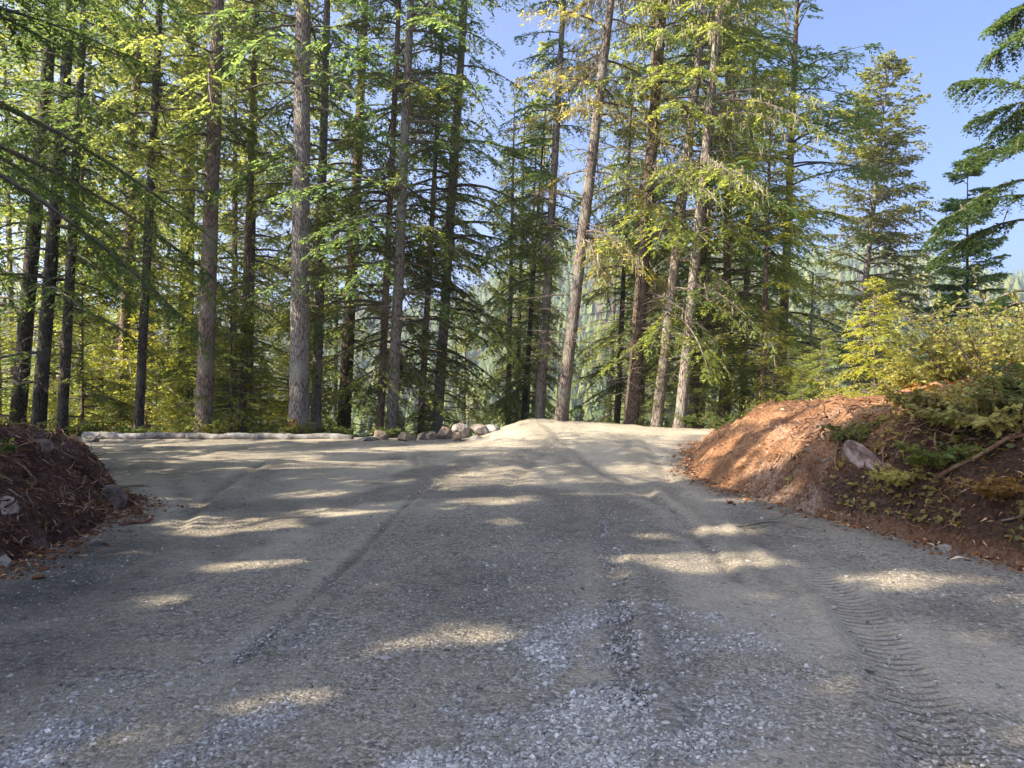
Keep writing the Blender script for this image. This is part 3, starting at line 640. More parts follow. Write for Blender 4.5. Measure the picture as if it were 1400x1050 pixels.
grove = [(-9.6, 11.0, 10.8, 'hem', 'shaded hemlock whose dark boughs hang in at the upper left corner'), (-12.6, -4.2, 24, 'fir', None), (-12.3, -1.6, 25, 'fir', None), (-12.6, 1.0, 24, 'fir', None), (-12.4, 3.6, 25, 'fir', None), (-12.8, 6.2, 24, 'fir', None),
         (-17.0, -5.0, 27, 'fir', None), (-17.4, -1.8, 27, 'fir', None), (-17.0, 1.6, 27, 'fir', None), (-17.2, 5.0, 27, 'fir', None), (-22, -5, 28, 'fir', None), (-22, -1, 28, 'fir', None), (-22, 3.0, 28, 'fir', None),
         (-13.0, 9.4, 9, 'fir', None), (-13.6, 12.4, 9, 'fir', None), (-13.8, 15.6, 9, 'fir', None), (-19.5, 18.5, 19, 'fir', None)]
for i, (x, y, H, kd, lab) in enumerate(grove):
    r = np.random.default_rng(300 + i); z = float(terrain(x, y))
    if kd == 'hem':
        Q, T, limb, LQ = conifer(300 + i, H=H, z0=0.50, R=4.7, nb=75, tw=40, nbl=18, bl=0.12, bw=0.018, shape=0.45, sparse_low=1.0, droop=0.45, rise=0.6)
    else:
        Q, T, limb, LQ = conifer(300 + i, H=H, z0=0.08 if H > 12 else 0.1, R=3.6 if H > 12 else 2.2, nb=130, tw=24, nbl=9, bl=0.24, bw=0.065, sparse_low=0.95)
    W = Q.mean(1) + np.array([x, y, z]); k = ~lit(W, r) | (kd == 'hem'); Q, T = Q[k], T[k]  # unseen crowns cut open in shape to let sun reach the ground patches
    root = empty('hemlock_tree' if kd == 'hem' else 'fir_tree', (x, y, z))
    tag(root, lab or 'dense dark fir in the woods left of the lot, outside the picture', 'tree', 'woods on the left that shade the lot')
    LV = np.concatenate(limb.V); LF = np.concatenate(limb.F); LF = LF[~lit(LV[LF].mean(1) + np.array([x, y, z]), r) | (kd == 'hem')]
    c_ = crown_mesh(Q, T, limb, root, LF); c_.color = (*(DARK if kd == 'fir' else (.40, .52, .52)), 1)  # the hemlock's shade is also painted into its crown tint
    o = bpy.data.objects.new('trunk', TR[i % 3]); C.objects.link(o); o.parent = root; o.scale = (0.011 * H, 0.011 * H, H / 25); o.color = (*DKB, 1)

# ------------------------------------------------------------------ right bank
def bank_h(u, y):
    """height of the bank u metres in from its foot"""
    top = np.interp(y, [4.5, 6.5, 8, 9.5, 11.5, 13, 14.5, 16, 17.5, 19.5, 21], [1.2, 1.28, 1.3, 1.22, 1.14, 1.18, 1.2, 1.06, .72, .25, -.1])
    wdt = np.interp(y, [5, 8, 10, 13, 16, 20], [1.0, 1.15, 1.6, 2.1, 2.1, 1.6])
    t = np.clip(u / wdt, 0, 1)
    return top * (1 - (1 - t) ** 1.9) + (0.02 + 0.06 * sm((u - wdt - 1.2) / 1.5)) * np.clip(u - wdt, 0, 6)
yb = np.concatenate([np.arange(1.0, 12, 0.05), np.arange(12, 21.5, 0.09)]); ub = np.concatenate([np.arange(-0.35, 3.0, 0.05), np.arange(3.0, 9, 0.25)])
U, YB = np.meshgrid(ub, yb); XB = foot_x(YB) + U + 0.22 * fbm(YB * 0.8, U * 0.3, 61) * 2
ZB = bank_h(np.maximum(U, 0), YB); act = sm(U / 0.5)
ZB = ZB + act * (fbm(XB * 1.3, YB * 1.3, 63, 5) * 0.42 + fbm(XB * 5, YB * 5, 65, 4) * 0.17)
fade = sm((YB - 1.0) / 1.6) * (1 - sm((U - 6.8) / 2.2)); ZB = ZB * fade - 0.12 * (1 - fade)
ZB = ZB - 0.25 * sm(-U / 0.3) - 0.02 + terrain(XB, YB) * (YB < 21.5)
ridges = np.abs(fbm(XB * 0.9 + YB * 0.4, YB * 1.6 - ZB * 2, 67, 4)); ZB = ZB + act * (0.10 - 0.5 * np.minimum(ridges, .2))
dark_face = np.clip(sm((U - 0.0) / 0.2) * (sm((9.5 - YB + 1.6 * fbm(U, YB, 71)) / 1.3)) * 0.95 * (1 - sm((U - 0.75 + 0.5 * fbm(XB * 2, YB * 2, 72)) / 0.45) * sm((YB - 7.6) / 0.8)) + 0.6 * (1 - sm((U - 0.2) / 0.4)) * sm((11.5 - YB) / 1.5), 0, 1)  # dark brown over the near, lower part of the bank
bare = np.zeros_like(U)
for (a, b, zz_, rx, ry, k) in ((1130, 590, 1.05, .5, .25, .8), (1050, 575, 1.05, .3, .4, .8), (1020, 612, .75, .5, .3, .7), (1105, 548, 1.3, .5, .5, .8), (1080, 610, .8, .6, .18, .7)):
    c = px(a, b, zz_) if b > HY + 5 else (0, 0)
    bare = np.maximum(bare, 0.8 * k * np.exp(-(((XB - c[0]) / (rx * .8)) ** 2 + ((YB - c[1]) / (ry * 1.8)) ** 2)))
ib = np.arange(U.size).reshape(U.shape); Fq = np.stack([ib[:-1, :-1], ib[:-1, 1:], ib[1:, 1:], ib[1:, :-1]], -1).reshape(-1, 4)
bank = mesh_obj('earth_bank', np.stack([XB, YB, ZB], -1).reshape(-1, 3), Fq, M['soil'], smooth=True, attrs={'dark_face': dark_face.ravel(), 'bare': bare.ravel()})
tag(bank, kind='structure')
BV = np.stack([XB, YB, ZB], -1)
def bank_point(r, ulo=0.1, uhi=2.6, ylo=5.2, yhi=19):
    j = np.searchsorted(yb, r.uniform(ylo, yhi)).clip(0, len(yb) - 1); i = np.searchsorted(ub, r.uniform(ulo, uhi)).clip(0, len(ub) - 1)
    return BV[j, i]
def bank_at(u, y): return BV[int(np.searchsorted(yb, y).clip(0, len(yb) - 1)), int(np.searchsorted(ub, u).clip(0, len(ub) - 1))]
def strips(name, P, L, W, tint, r, mat, kind='needle', parent=None, flat=0.35):
    """thin bent slivers lying about: needles, bark chips, twigs"""
    n = len(P); a = r.random(n) * 2 * PI; d = np.stack([np.cos(a), np.sin(a), r.normal(0, flat, n)], -1); s_ = np.stack([-np.sin(a), np.cos(a), r.normal(0, .5, n)], -1)
    q = np.stack([P - d * L[:, None], P + s_ * W[:, None], P + d * L[:, None], P - s_ * W[:, None]], 1); q[:, (1, 3), 2] += (L * .18)[:, None]
    q[..., 2] += 0.012
    return quads_mesh(name, q, tint, mat, parent)
r = np.random.default_rng(81); nL = 15000
jy = 64 + (r.random(nL) ** 1.3 * (len(yb) - 66)).astype(int); iu = (8 + r.random(nL) * (60)).astype(int)
P = BV[jy, iu]
lit_ = strips('needle_litter', P, np.exp(r.normal(-3.35, .5, nL)), np.exp(r.normal(-5.05, .45, nL)), np.clip(r.beta(2, 2, nL), 0, 1), r, M['litter'])
tag(lit_, 'rusty needles, bark chips and dead leaves littering the right bank', 'litter', kind='stuff')

# ------------------------------------------------------------------ rocks
def rock(name, loc, size, seed, mat, label, group=None, rz=0.0, tint=(1, 1, 1), cuts=9, sub=4):
    rg = random.Random(seed); bm = bmesh.new(); bmesh.ops.create_icosphere(bm, subdivisions=sub, radius=1)
    V = np.array([v.co[:] for v in bm.verts]); r = np.random.default_rng(seed)
    for k in range(cuts):
        n_ = r.normal(size=3); n_ /= np.linalg.norm(n_); c = r.uniform(0.45, 0.85); ex = V @ n_ - c
        V = V - np.where(ex > 0, ex * 0.93, 0)[:, None] * n_
    nn = fbm(V[:, 0] * 2.2 + seed, V[:, 1] * 2.2 + V[:, 2] * 1.7, seed % 17, 5)
    n3 = fbm(V[:, 0] * 6 + V[:, 2] * 4, V[:, 1] * 6 - V[:, 2] * 5 + seed, 7, 4)
    V = V * (1 + 0.30 * nn + 0.13 * n3)[:, None] * np.array(size)
    for v, c in zip(bm.verts, V): v.co = c
    me = bpy.data.meshes.new(name); bm.to_mesh(me); bm.free(); me.materials.append(mat)
    me.polygons.foreach_set('use_smooth', np.full(len(me.polygons), False))
    o = bpy.data.objects.new(name, me); C.objects.link(o); o.location = loc; o.rotation_euler = (r.normal(0, .12), r.normal(0, .12), rz); o.color = (*tint, 1)
    tag(o, label, 'rock', group); return o
def rock_px(x0, x1, ytop, ybot, seed, label, d=None, tint=(1, 1, 1), mat='rock', depth=0.8, **kw):
    dd_ = d or CAMZ * F / (ybot - HY); wd = (x1 - x0) / F * dd_; h = (ybot - ytop) / F * dd_
    x = ((x0 + x1) / 2 - HX) / F * dd_; zb = float(terrain(x, dd_)) if d is None else CAMZ - (ybot - HY) / F * dd_
    return rock('rock', (x, dd_, zb + h * 0.16), (wd * 0.52, wd * 0.5 * depth, h * 0.66), seed, M[mat], label, 'rocks along the far edge', tint=tint, **kw)
TANR = (1.05, .86, .66)
rock_px(507, 532, 582, 601, 1, 'blocky brown rock with a flat top in front of the paired trunks', d=20.4, tint=(.75, .62, .52), cuts=12)
rock_px(488, 520, 593, 604, 2, 'low flat grey slab in front of the blocky brown rock', d=20.2, tint=(.85, .85, .85), cuts=7)
rock_px(543, 571, 587, 603, 3, 'rounded golden-tan boulder, left end of the tan row', d=20.2, tint=TANR)
rock_px(568, 583, 587, 600, 4, 'small brown rock second in the tan row', d=20.3, tint=(.8, .66, .56))
rock_px(580, 600, 588, 600, 5, 'small pale tan rock third in the tan row, left of the pointed boulder', d=20.3, tint=(1.1, .95, .8))
rock_px(595, 620, 573, 599, 6, 'tall pointed tan boulder in the far rock heap', d=20.5, tint=(.95, .78, .66), cuts=11)
rock_px(617, 631, 588, 602, 7, 'small upright golden rock at the foot of the pointed boulder', d=20.0, tint=TANR)
rock_px(616, 643, 575, 593, 8, 'pale grey-white boulder right of the pointed tan one', d=21.0, tint=(1.05, 1.02, 1.02))
rock_px(642, 668, 576, 592, 9, 'pinkish grey boulder beside the driveway hump', d=21.0, tint=(.92, .85, .82))
rock_px(660, 684, 576, 592, 10, 'light grey boulder half buried in the driveway hump', d=21.3, tint=(1, 1, 1))
rock_px(635, 662, 590, 604, 11, 'grey dusty rock low at the left foot of the hump', d=20.0, tint=(.72, .72, .72))
rock_px(100, 140, 593, 608, 12, 'dusty grey block at the left end of the pale edging', d=19.8, tint=(.75, .76, .78))
# weathered pale logs along the left edge of the lot
def log(x0, x1, y0, y1, d, rad, seed, label):
    rad *= .75
    a = np.array([(x0 - HX) / F * d, d, CAMZ - (y0 - HY) / F * d - rad]); b = np.array([(x1 - HX) / F * d, d + .1, CAMZ - (y1 - HY) / F * d - rad])
    r = np.random.default_rng(seed); n_ = 26; tb = Tubes(12); t = np.linspace(0, 1, n_)[:, None]
    Pm = a + (b - a) * t + np.stack([0 * t[:, 0], .04 * np.sin(t[:, 0] * 7 + seed), .015 * np.sin(t[:, 0] * 11)], -1)
    rd = rad * (1 + r.normal(0, .07, n_)); rd[0] *= .3; rd[-1] *= .3
    Pm = np.vstack([Pm[:1], Pm[:1] + (Pm[1] - Pm[0]) * .02, Pm[1:-1], Pm[-1:] - (Pm[-1] - Pm[-2]) * .02, Pm[-1:]]); rd = np.concatenate([[.01], [rad * .9], rd[1:-1], [rad * .9], [.01]])
    tb.add(Pm, rd); o = tb.build('fallen_log', M['logs']); tag(o, label, 'log', 'pale logs edging the lot'); return o
M['logs'] = rock_mat('weathered_log', (0.10, 0.088, 0.076), (0.20, 0.185, 0.17), (0.36, 0.34, 0.32), 3.2)
log(112, 262, 591, 592, 20.45, .14, 1, 'dusty grey weathered log, leftmost piece of the pale edging')
log(255, 352, 592, 593, 20.35, .13, 2, 'whitish middle piece of the pale edging below the stout scaly trunk')
log(345, 482, 592, 594, 20.4, .14, 3, 'mottled white log lying across the foot of the thickest trunk')

def outcrop(u, y, size, seed, label, tint, rz=0.0, dz=-.03, mat='rock'):
    p = bank_at(u, y); o = rock('rock', (p[0], p[1], p[2] + dz), size, seed, M[mat], label, None, rz, tint, cuts=8); o.rotation_euler = (0.1, -.65, rz); return o
outcrop(.40, 8.9, (.10, .46, .40), 71, 'pinkish white streaked rock face low on the shaded bank', (1.25, 1.08, 1.02), .25, -.13, 'rock_dark')
# crumbs of soil and small stones spilled onto the drive along the foot of both banks
r = np.random.default_rng(171); nC = 5200
yC = 5.0 + 13.5 * r.random(nC) ** 1.2; xC = foot_x(yC) - np.abs(r.normal(0, .22, nC)) + .12 + .22 * fbm(yC * .8, 0 * yC, 61) * 2
y2 = 5.2 + 6.2 * r.random(3200); x2 = np.interp(y2, [5.0, 6.2, 7.5, 9.0, 9.9, 10.8, 11.8], [-4.9, -4.35, -4.5, -4.75, -4.85, -5.6, -7.2]) + np.abs(r.normal(0, .28, 3200)) - .12
xC = np.concatenate([xC, x2]); yC = np.concatenate([yC, y2]); szC = np.exp(r.normal(-4.6, .55, len(xC))).clip(.004, .05)
nS0 = M['stones']; M['stones'] = M['litter']; cr = scatter_stones('soil_crumbs', np.stack([xC, yC, terrain(xC, yC) + szC * .2], -1), szC, np.clip(r.beta(1.0, 3.2, len(xC)) * .9, 0, 1)); M['stones'] = nS0
tag(cr, 'brown crumbs of soil spilled onto the gravel along the foot of the banks', 'soil', kind='stuff')
k_ = 1500; j_ = r.integers(0, len(xC), k_)
vl = strips('verge_litter', np.stack([xC[j_] + r.normal(0, .1, k_), yC[j_] + r.normal(0, .1, k_), terrain(xC[j_], yC[j_]) + .004], -1), np.exp(r.normal(-3.5, .5, k_)), np.exp(r.normal(-5.1, .4, k_)), r.random(k_), r, M['litter'], flat=.12)
tag(vl, 'dead leaves and bark chips fallen on the gravel beside the banks', 'litter', kind='stuff')

# ------------------------------------------------------------------ left root pile
pile = empty('debris_pile', (-6.0, 8.2, 0)); tag(pile, 'heap of dark soil, torn roots and rocks at the left edge of the lot', 'debris pile')
gx = np.arange(-10.5, -3.6, 0.06); gy = np.arange(5.0, 12.4, 0.06); GX, GY = np.meshgrid(gx, gy)
def pile_h(x, y):
    fx = np.interp(y, [5.0, 6.2, 7.5, 9.0, 9.9, 10.8, 11.8], [-4.9, -4.35, -4.5, -4.75, -4.85, -5.6, -7.2])
    u = fx - x + 0.25 * fbm(x * 1.5, y * 1.5, 91) * 2
    top = np.interp(y, [5, 6.2, 7.5, 8.6, 9.8, 11, 12], [.55, .85, 1.0, 1.08, .95, .6, -.1])
    h = top * (1 - (1 - np.clip(u / 1.25, 0, 1)) ** 1.7) * (u > 0) - 0.15 * (u <= 0)
    fall = sm((x + 10.4) / 1.6) * sm((y - 4.95) / 0.7); h = h * fall - 0.12 * (1 - fall)
    return h + fall * sm(u / 0.4) * (fbm(x * 2.2, y * 2.2, 93, 5) * 0.42 + fbm(x * 7, y * 7, 95, 4) * 0.2)
GZ = pile_h(GX, GY); ig = np.arange(GX.size).reshape(GX.shape)
Fq = np.stack([ig[:-1, :-1], ig[:-1, 1:], ig[1:, 1:], ig[1:, :-1]], -1).reshape(-1, 4)
off = np.array([-6.0, 8.2, 0])
mesh_obj('soil', np.stack([GX, GY, GZ], -1).reshape(-1, 3) - off, Fq, M['soil_dark'], pile, smooth=True, attrs={'dark_face': np.zeros(GX.size), 'bare': np.clip(fbm(GX, GY, 97) * 1.2, 0, .5).ravel()})
def wiggle(r, p, L, n=7, up=0.2, az=None, wob=0.5):
    az = r.random() * 2 * PI if az is None else az; d = np.array([math.cos(az), math.sin(az), r.normal(up, .3)]); pts = [np.array(p, float)]
    for k in range(n):
        d = d + r.normal(0, wob, 3) * np.array([1, 1, .8]); d[2] -= 0.12; d /= np.linalg.norm(d); pts.append(pts[-1] + d * L / n)
    pts = np.array(pts); u = np.linspace(0, len(pts) - 1, 2 * n + 1); return np.stack([np.interp(u, np.arange(len(pts)), pts[:, k]) for k in range(3)], -1)
r = np.random.default_rng(101); tb = Tubes(5)
for k in range(800):
    y = r.uniform(5.6, 10.9); x = r.uniform(-7.6, -4.5); z = float(pile_h(np.array(x), np.array(y)))
    if z < 0.02: continue
    L = np.exp(r.normal(-0.9, .5)); Pm = wiggle(r, (x, y, z), L, up=0.1); hz = np.maximum(pile_h(Pm[:, 0], Pm[:, 1]), 0)
    Pm[:, 2] = np.maximum(Pm[:, 2] * .5 + (hz + .03) * .5, hz - .02)
    w0 = np.exp(r.normal(-4.85, .5)); tb.add(Pm - off, np.linspace(w0, w0 * .35, len(Pm)))
for k in range(150):
    y = r.uniform(5.8, 10.6); x = r.uniform(-6.6, -4.6); z = float(pile_h(np.array(x), np.array(y)))
    if z < 0.05: continue
    Pm = wiggle(r, (x, y, z), np.exp(r.normal(-.75, .4)), up=.5, wob=.6); w0 = np.exp(r.normal(-5.2, .4)); tb.add(Pm - off, np.linspace(w0, w0 * .4, len(Pm)))
o = tb.build('root_tangle', M['roots'], pile); o['kind'] = 'stuff'
nL = 12000; x = r.uniform(-8.5, -4.2, nL); y = r.uniform(5.2, 11, nL); z = pile_h(x, y); k = z > 0.0
o = strips('twig_litter', np.stack([x, y, z], -1)[k] - off, np.exp(r.normal(-3.2, .55, k.sum())), np.exp(r.normal(-5.0, .4, k.sum())), np.clip(r.beta(.8, 1.5, k.sum()), 0, 1), r, M['litter'], parent=pile, flat=.5); o['kind'] = 'stuff'
RG = 'rocks in and below the root pile'
def pr(x, y, dz, size, seed, label, tint=(1, 1, 1), mat='rock_dark', rz=0.3):
    z = max(0, float(pile_h(np.array(x), np.array(y)))) + dz; rock('rock', (x, y, z), size, seed, M[mat], label, RG, rz, tint, cuts=10)
pr(-5.55, 8.9, -.10, (.28, .25, .22), 41, 'pale pinkish rock crowning the top of the root pile', (1.05, .92, .82))
pr(-4.75, 7.15, -.12, (.15, .17, .18), 42, 'mossy grey-white rock in the left face of the root pile', (1.0, .86, .72))
pr(-5.0, 9.55, -.08, (.19, .18, .19), 43, 'grey-pink rock at the right toe of the root pile', (.95, .82, .74))
pr(-4.36, 6.55, .0, (.15, .13, .10), 44, 'smooth light beige stone at the near foot of the root pile', (1.25, 1.15, 1.0), 'rock')
pr(-4.05, 7.5, .01, (.07, .06, .05), 45, 'small white stone on the dark gravel below the pile', (1.1, 1.04, .96), 'rock')
pr(-4.05, 8.15, .0, (.085, .06, .045), 46, 'small whitish stone with a pale streak right of the pile', (1.25, 1.2, 1.1), 'rock')

# ------------------------------------------------------------------ broad-leaved plants
def leaf_quads(P, D, L, W, r):
    """folded pointed leaves: two quads each"""
    n = len(P); up = np.array([0, 0, 1.]) + r.normal(0, .6, (n, 3)); s_ = np.cross(D, up); s_ /= np.linalg.norm(s_, axis=1, keepdims=True) + 1e-9; nn = np.cross(s_, D)
    L = L[:, None]; W = W[:, None]; m1 = P + D * L * .33 - nn * W * .25; m2 = P + D * L * .72 - nn * W * .2; tip = P + D * L - nn * L * .15
    q1 = np.stack([P, m1 + s_ * W + nn * W * .3, m2 + s_ * W * .8 + nn * W * .3, tip], 1); q2 = np.stack([P, tip, m2 - s_ * W * .8 + nn * W * .3, m1 - s_ * W + nn * W * .3], 1)
    return np.concatenate([q1, q2])
def shrub(loc, seed, label, n_stem=9, L=0.7, leaf=0.05, nleaf=16, tint=(1, 1, 1), spread=0.7, name='leafy_shrub', cat='shrub', group='leafy plants on the right bank', yellow=0.5, wood='roots', lean=(0, 0), lichen=0):
    r = np.random.default_rng(seed); root = empty(name, loc); tag(root, label, cat, group); tb = Tubes(4); Q = []; T = []; LQ = []
    for k in range(n_stem):
        az = r.random() * 2 * PI; l = L * (0.5 + 0.6 * r.random()); d = np.array([math.cos(az) * spread + lean[0], math.sin(az) * spread + lean[1], 1.0]); d /= np.linalg.norm(d)
        t = np.linspace(0, 1, 7)[:, None]; Pm = d * l * t + np.array([math.cos(az), math.sin(az), -0.5]) * (0.3 * l * spread) * t * t + np.cumsum(r.normal(0, .02 * l, (7, 3)), 0)
        tb.add(Pm, np.linspace(.005 + .006 * l, .002, 7))
        def place(Pm, m):
            u = 0.25 + 0.75 * r.random(m); b = np.stack([np.interp(u * 6, np.arange(7), Pm[:, c]) for c in range(3)], -1)
            D = r.normal(0, 1, (m, 3)); D[:, 2] = D[:, 2] * .5 - .15; D /= np.linalg.norm(D, axis=1, keepdims=True)
            Q.append(leaf_quads(b, D, leaf * (.6 + .8 * r.random(m)), leaf * (.26 + .16 * r.random(m)), r)); tt = np.clip(r.normal(yellow, .28, m), 0, 1); T.append(np.concatenate([tt, tt]))
        place(Pm, nleaf)
        for q in range(5):
            s0 = Pm[r.integers(2, 6)]; dv = r.normal(0, 1, 3); dv[2] = abs(dv[2]) * .6; dv /= np.linalg.norm(dv); tw_ = s0 + dv * (l * .3) * np.linspace(0, 1, 7)[:, None]
            tw_[:, 2] -= 0.1 * l * np.linspace(0, 1, 7) ** 2; tb.add(tw_, np.linspace(.003 + .002 * l, .0012, 7)); place(tw_, max(3, nleaf // 2))
    tb.build('stems', M[wood], root); o = quads_mesh('leaves', np.concatenate(Q), np.concatenate(T), M['leaves'], root); o.color = (*tint, 1); return root
r = np.random.default_rng(131)
names_b = ['cream-leaved trailing clump hanging in the middle of the dark bank face', 'sparse dull green clump at the left end of the dark bank face', 'pale dry-leaved clump just above the thick brown root', 'thin brown-leaved clump beside the bent tan twig', 'grey-green clump at the picture edge half way up the bank', 'green-leaved clump low on the dark right face of the bank', 'yellowing clump under the bank edge beside the pale streaked rock', 'small pale-leaved clump high on the bank face', 'trailing cream-leaved plant at the right picture edge',
           'dark glossy clump on top of the bank at the right', 'upright dark green bush on the bank crest at the right edge', 'olive clump hanging over the dark root hollow', 'low orange-leaved clump at the top of the bank', 'sparse pale clump near the foot of the dark bank', 'bushy green clump overhanging the bank behind the trailing plant']
spots = [(.6, 8.0, .46, .042, .9, (2.3, 1.9, 2.2)), (.55, 9.3, .34, .036, .5, (1, .95, .8)), (.75, 7.75, .42, .04, .9, (2.2, 1.7, 1.8)), (.2, 7.15, .32, .036, .95, (1.7, .9, .7)), (.8, 7.55, .5, .045, .5, (1.2, 1.15, 1.3)),
         (.35, 7.9, .36, .045, .45, (1.3, 1.3, .9)), (.85, 8.7, .34, .038, .9, (2.3, 1.6, 1.2)), (1.0, 8.4, .34, .04, .9, (2.3, 1.9, 2.2)), (.55, 7.5, .46, .045, .9, (2.4, 2.0, 2.2)), (1.45, 8.3, .3, .042, .4, (.8, .8, .65)), (1.5, 7.9, .5, .05, .3, (.85, .95, .8)),
         (.75, 8.3, .42, .04, .7, (1.3, 1.0, .7)), (1.6, 9.3, .4, .045, .95, (2.6, 1.1, .6)), (.2, 8.2, .26, .038, .9, (2.4, 2.0, 2.2)), (.95, 7.6, .42, .045, .5, (1.1, 1.05, .85))]
for i, (u, y, L, lf, yl, tn) in enumerate(spots): shrub(bank_at(u, y), 140 + i, names_b[i], n_stem=24, L=L * 1.25, leaf=lf * 1.4, nleaf=9, tint=tn, yellow=yl, lean=(-.35, -.2), spread=.9)
# straw-coloured leafy thicket behind the bank at right
for i, (X_, d, L, yl, lb) in enumerate(((1300, 13.5, 1.3, .9, 'straw-yellow thin bush behind the bank, left one of three'), (1365, 12.5, 2.3, .95, 'tall golden sparse bush below the dark hemlock at the right edge'), (1410, 11.5, 1.7, .8, 'olive-gold bush cut off by the right picture edge'),
                                        (1250, 16, 1.0, .8, 'low yellow-olive bush behind the dip in the bank'), (1340, 17, 2.8, .9, 'pale golden tall bush farther back under the small spire fir'), (1160, 19, 1.2, .7, 'small olive bush behind the highest point of the orange bank'), (1420, 15.5, 3.0, .95, 'straw-pale bush beneath the drooping hemlock boughs'))):
    x = (X_ - HX) / F * d; u = x - float(foot_x(d)); zz_ = bank_at(min(u, 8.5), d)[2] - .05 if d < 20 else 0
    shrub((x, d, zz_), 180 + i, lb, n_stem=30, L=L, leaf=.07, nleaf=18, tint=(2.2, 1.95, 1.8), yellow=yl, spread=.6, name='bush', cat='bush', group='yellow bushes behind the right bank', wood='deadwood')
shrub((-5.3, 7.4, pile_h(np.array(-5.3), np.array(7.4)) - .02), 201, 'green leafy sprig at the left picture edge on the root pile', n_stem=7, L=.5, leaf=.07, tint=(.9, 1.1, .8), yellow=.35, group='green plants at the lot edge')
for i, (X_, d, h) in enumerate(((760, 25.3, .7), (800, 25.0, 1.0), (835, 25.2, .9), (860, 24.8, .7), (905, 24.5, .8), (950, 22.5, .7), (985, 20.5, .8))):
    x = (X_ - HX) / F * d
    shrub((x, d, float(terrain(x, d))), 220 + i, ['low dark shrub behind the driveway crest, at the leaning trunk', 'dark green shrub behind the crest between the leaning and dark trunks', 'rounded shrub at the crest left of the dark thick trunk', 'small shrub hugging the dark thick trunk', 'shrub at the foot of the left sunlit trunk', 'scrubby bush between the sunlit trunks and the bank', 'yellowish scrub at the far toe of the orange bank'][i],
          n_stem=14, L=h, leaf=.06, nleaf=22, tint=(.8, .95, .8), yellow=.35, group='low shrubs along the driveway crest', spread=.8)

r = np.random.default_rng(161); tb = Tubes(5)
for k in range(330):
    u = r.uniform(.1, 2.2) ; y = 5.4 + 5.2 * r.random() ** 1.2; b0 = bank_at(u, y) + np.array([0, 0, .02])
    Pm = wiggle(r, b0, np.exp(r.normal(-.9, .5)), up=.05); du = (Pm[:, 0] - foot_x(Pm[:, 1])).clip(0, 2.9)
    hz_ = np.array([bank_at(a, b)[2] for a, b in zip(du, Pm[:, 1].clip(4.3, 20))]); Pm[:, 2] = np.maximum(Pm[:, 2] * .35 + (hz_ + .03) * .65, hz_ - .01)
    w0 = np.exp(r.normal(-4.9, .5)); tb.add(Pm, np.linspace(w0, w0 * .35, len(Pm)))
tag(tb.build('root_tangle', M['roots']), 'torn thin roots matted over the shaded near face of the right bank', 'roots', kind='stuff')
r = np.random.default_rng(191); nF = 3200
jF = np.searchsorted(yb, 6.6 + 3.4 * r.random(nF)).clip(0, len(yb) - 1); iF = np.searchsorted(ub, 0.05 + 1.9 * r.random(nF) ** 1.2).clip(0, len(ub) - 1)
pF = BV[jF, iF] + r.normal(0, .02, (nF, 3)); pF[:, 2] += .02; kF = fbm(pF[:, 0] * 2 + 4, pF[:, 1] * 2, 73) > -.08; pF = pF[kF]; nF = len(pF)
dF = r.normal(0, 1, (nF, 3)); dF[:, 2] = dF[:, 2] * .5 - .2; dF /= np.linalg.norm(dF, axis=1, keepdims=True)
szF = .04 + .05 * r.random(nF); tF = np.clip(r.normal(.7, .35, nF), 0, 1)
fl = quads_mesh('fallen_leaves', leaf_quads(pF, dF, szF, szF * (.28 + .14 * r.random(nF)), r), np.concatenate([tF, tF]), M['leaves']); fl.color = (2.0, 1.45, 1.7, 1)
tag(fl, 'olive and tan fallen leaves caught on the shaded face of the right bank', 'leaves', kind='stuff')
for k in range(15):
    X_ = 105 + k * 36 + rr.uniform(-12, 12); d = rr.uniform(21.3, 23.2); x = (X_ - HX) / F * d
    shrub((x, d, float(terrain(x, d))), 260 + k, auto_label('low leafy brush', X_), n_stem=14, L=rr.uniform(.45, .95), leaf=.065, nleaf=16, tint=rr.choice([(1, 1.1, .8), (1.3, 1.2, .8), (.8, .95, .8)]), yellow=rr.uniform(.3, .7), spread=.9, name='brush', group='low brush along the far left edge of the lot', wood='deadwood')
# sticks and roots lying on the bank and the gravel
def stick(pts, rad, label, mat='roots', seed=0):
    r = np.random.default_rng(seed); tb = Tubes(6); pts = np.array(pts, float); u = np.linspace(0, len(pts) - 1, 4 * len(pts))
    Pm = np.stack([np.interp(u, np.arange(len(pts)), pts[:, k]) for k in range(3)], -1) + r.normal(0, rad * .35, (len(u), 3)); tb.add(Pm, np.linspace(rad, rad * .45, len(u)))
    o = tb.build('stick', M[mat]); tag(o, label, 'stick'); return o
def bp(u, y, dz=.03): return bank_at(u, y) + np.array([0, 0, dz])
stick([bp(.35, 10.0), bp(.3, 9.5), bp(.45, 9.1), bp(.75, 8.6, .08)], .016, 'pale broken stick lying across the middle foot of the bank', 'deadwood', 1)
stick([bp(.55, 10.4, .02), bp(.9, 10.35, .05)], .018, 'short dark stick leaning below the bare pinkish patch', 'roots', 2)
stick([bp(.25, 7.9), bp(.45, 7.3, .1), bp(.7, 7.0, .12), bp(.9, 6.6, .1)], .026, 'thick brown root slanting up the shaded bank face near the picture edge', 'roots', 3)
stick([bp(.12, 7.0), bp(.2, 6.6, .08), bp(.35, 6.3, .03)], .012, 'bent tan twig at the near foot of the bank', 'deadwood', 4)
stick([bp(.2, 6.7, .02), bp(.6, 6.5, .06), bp(.9, 6.2, .03)], .018, 'brown root trailing along the near foot of the bank', 'roots', 5)
stick([bp(1.5, 11.3, .03), bp(1.2, 10.6, .03), bp(.9, 10.1, .03)], .008, 'thin dark twig lying down the orange bank face', 'roots', 6)
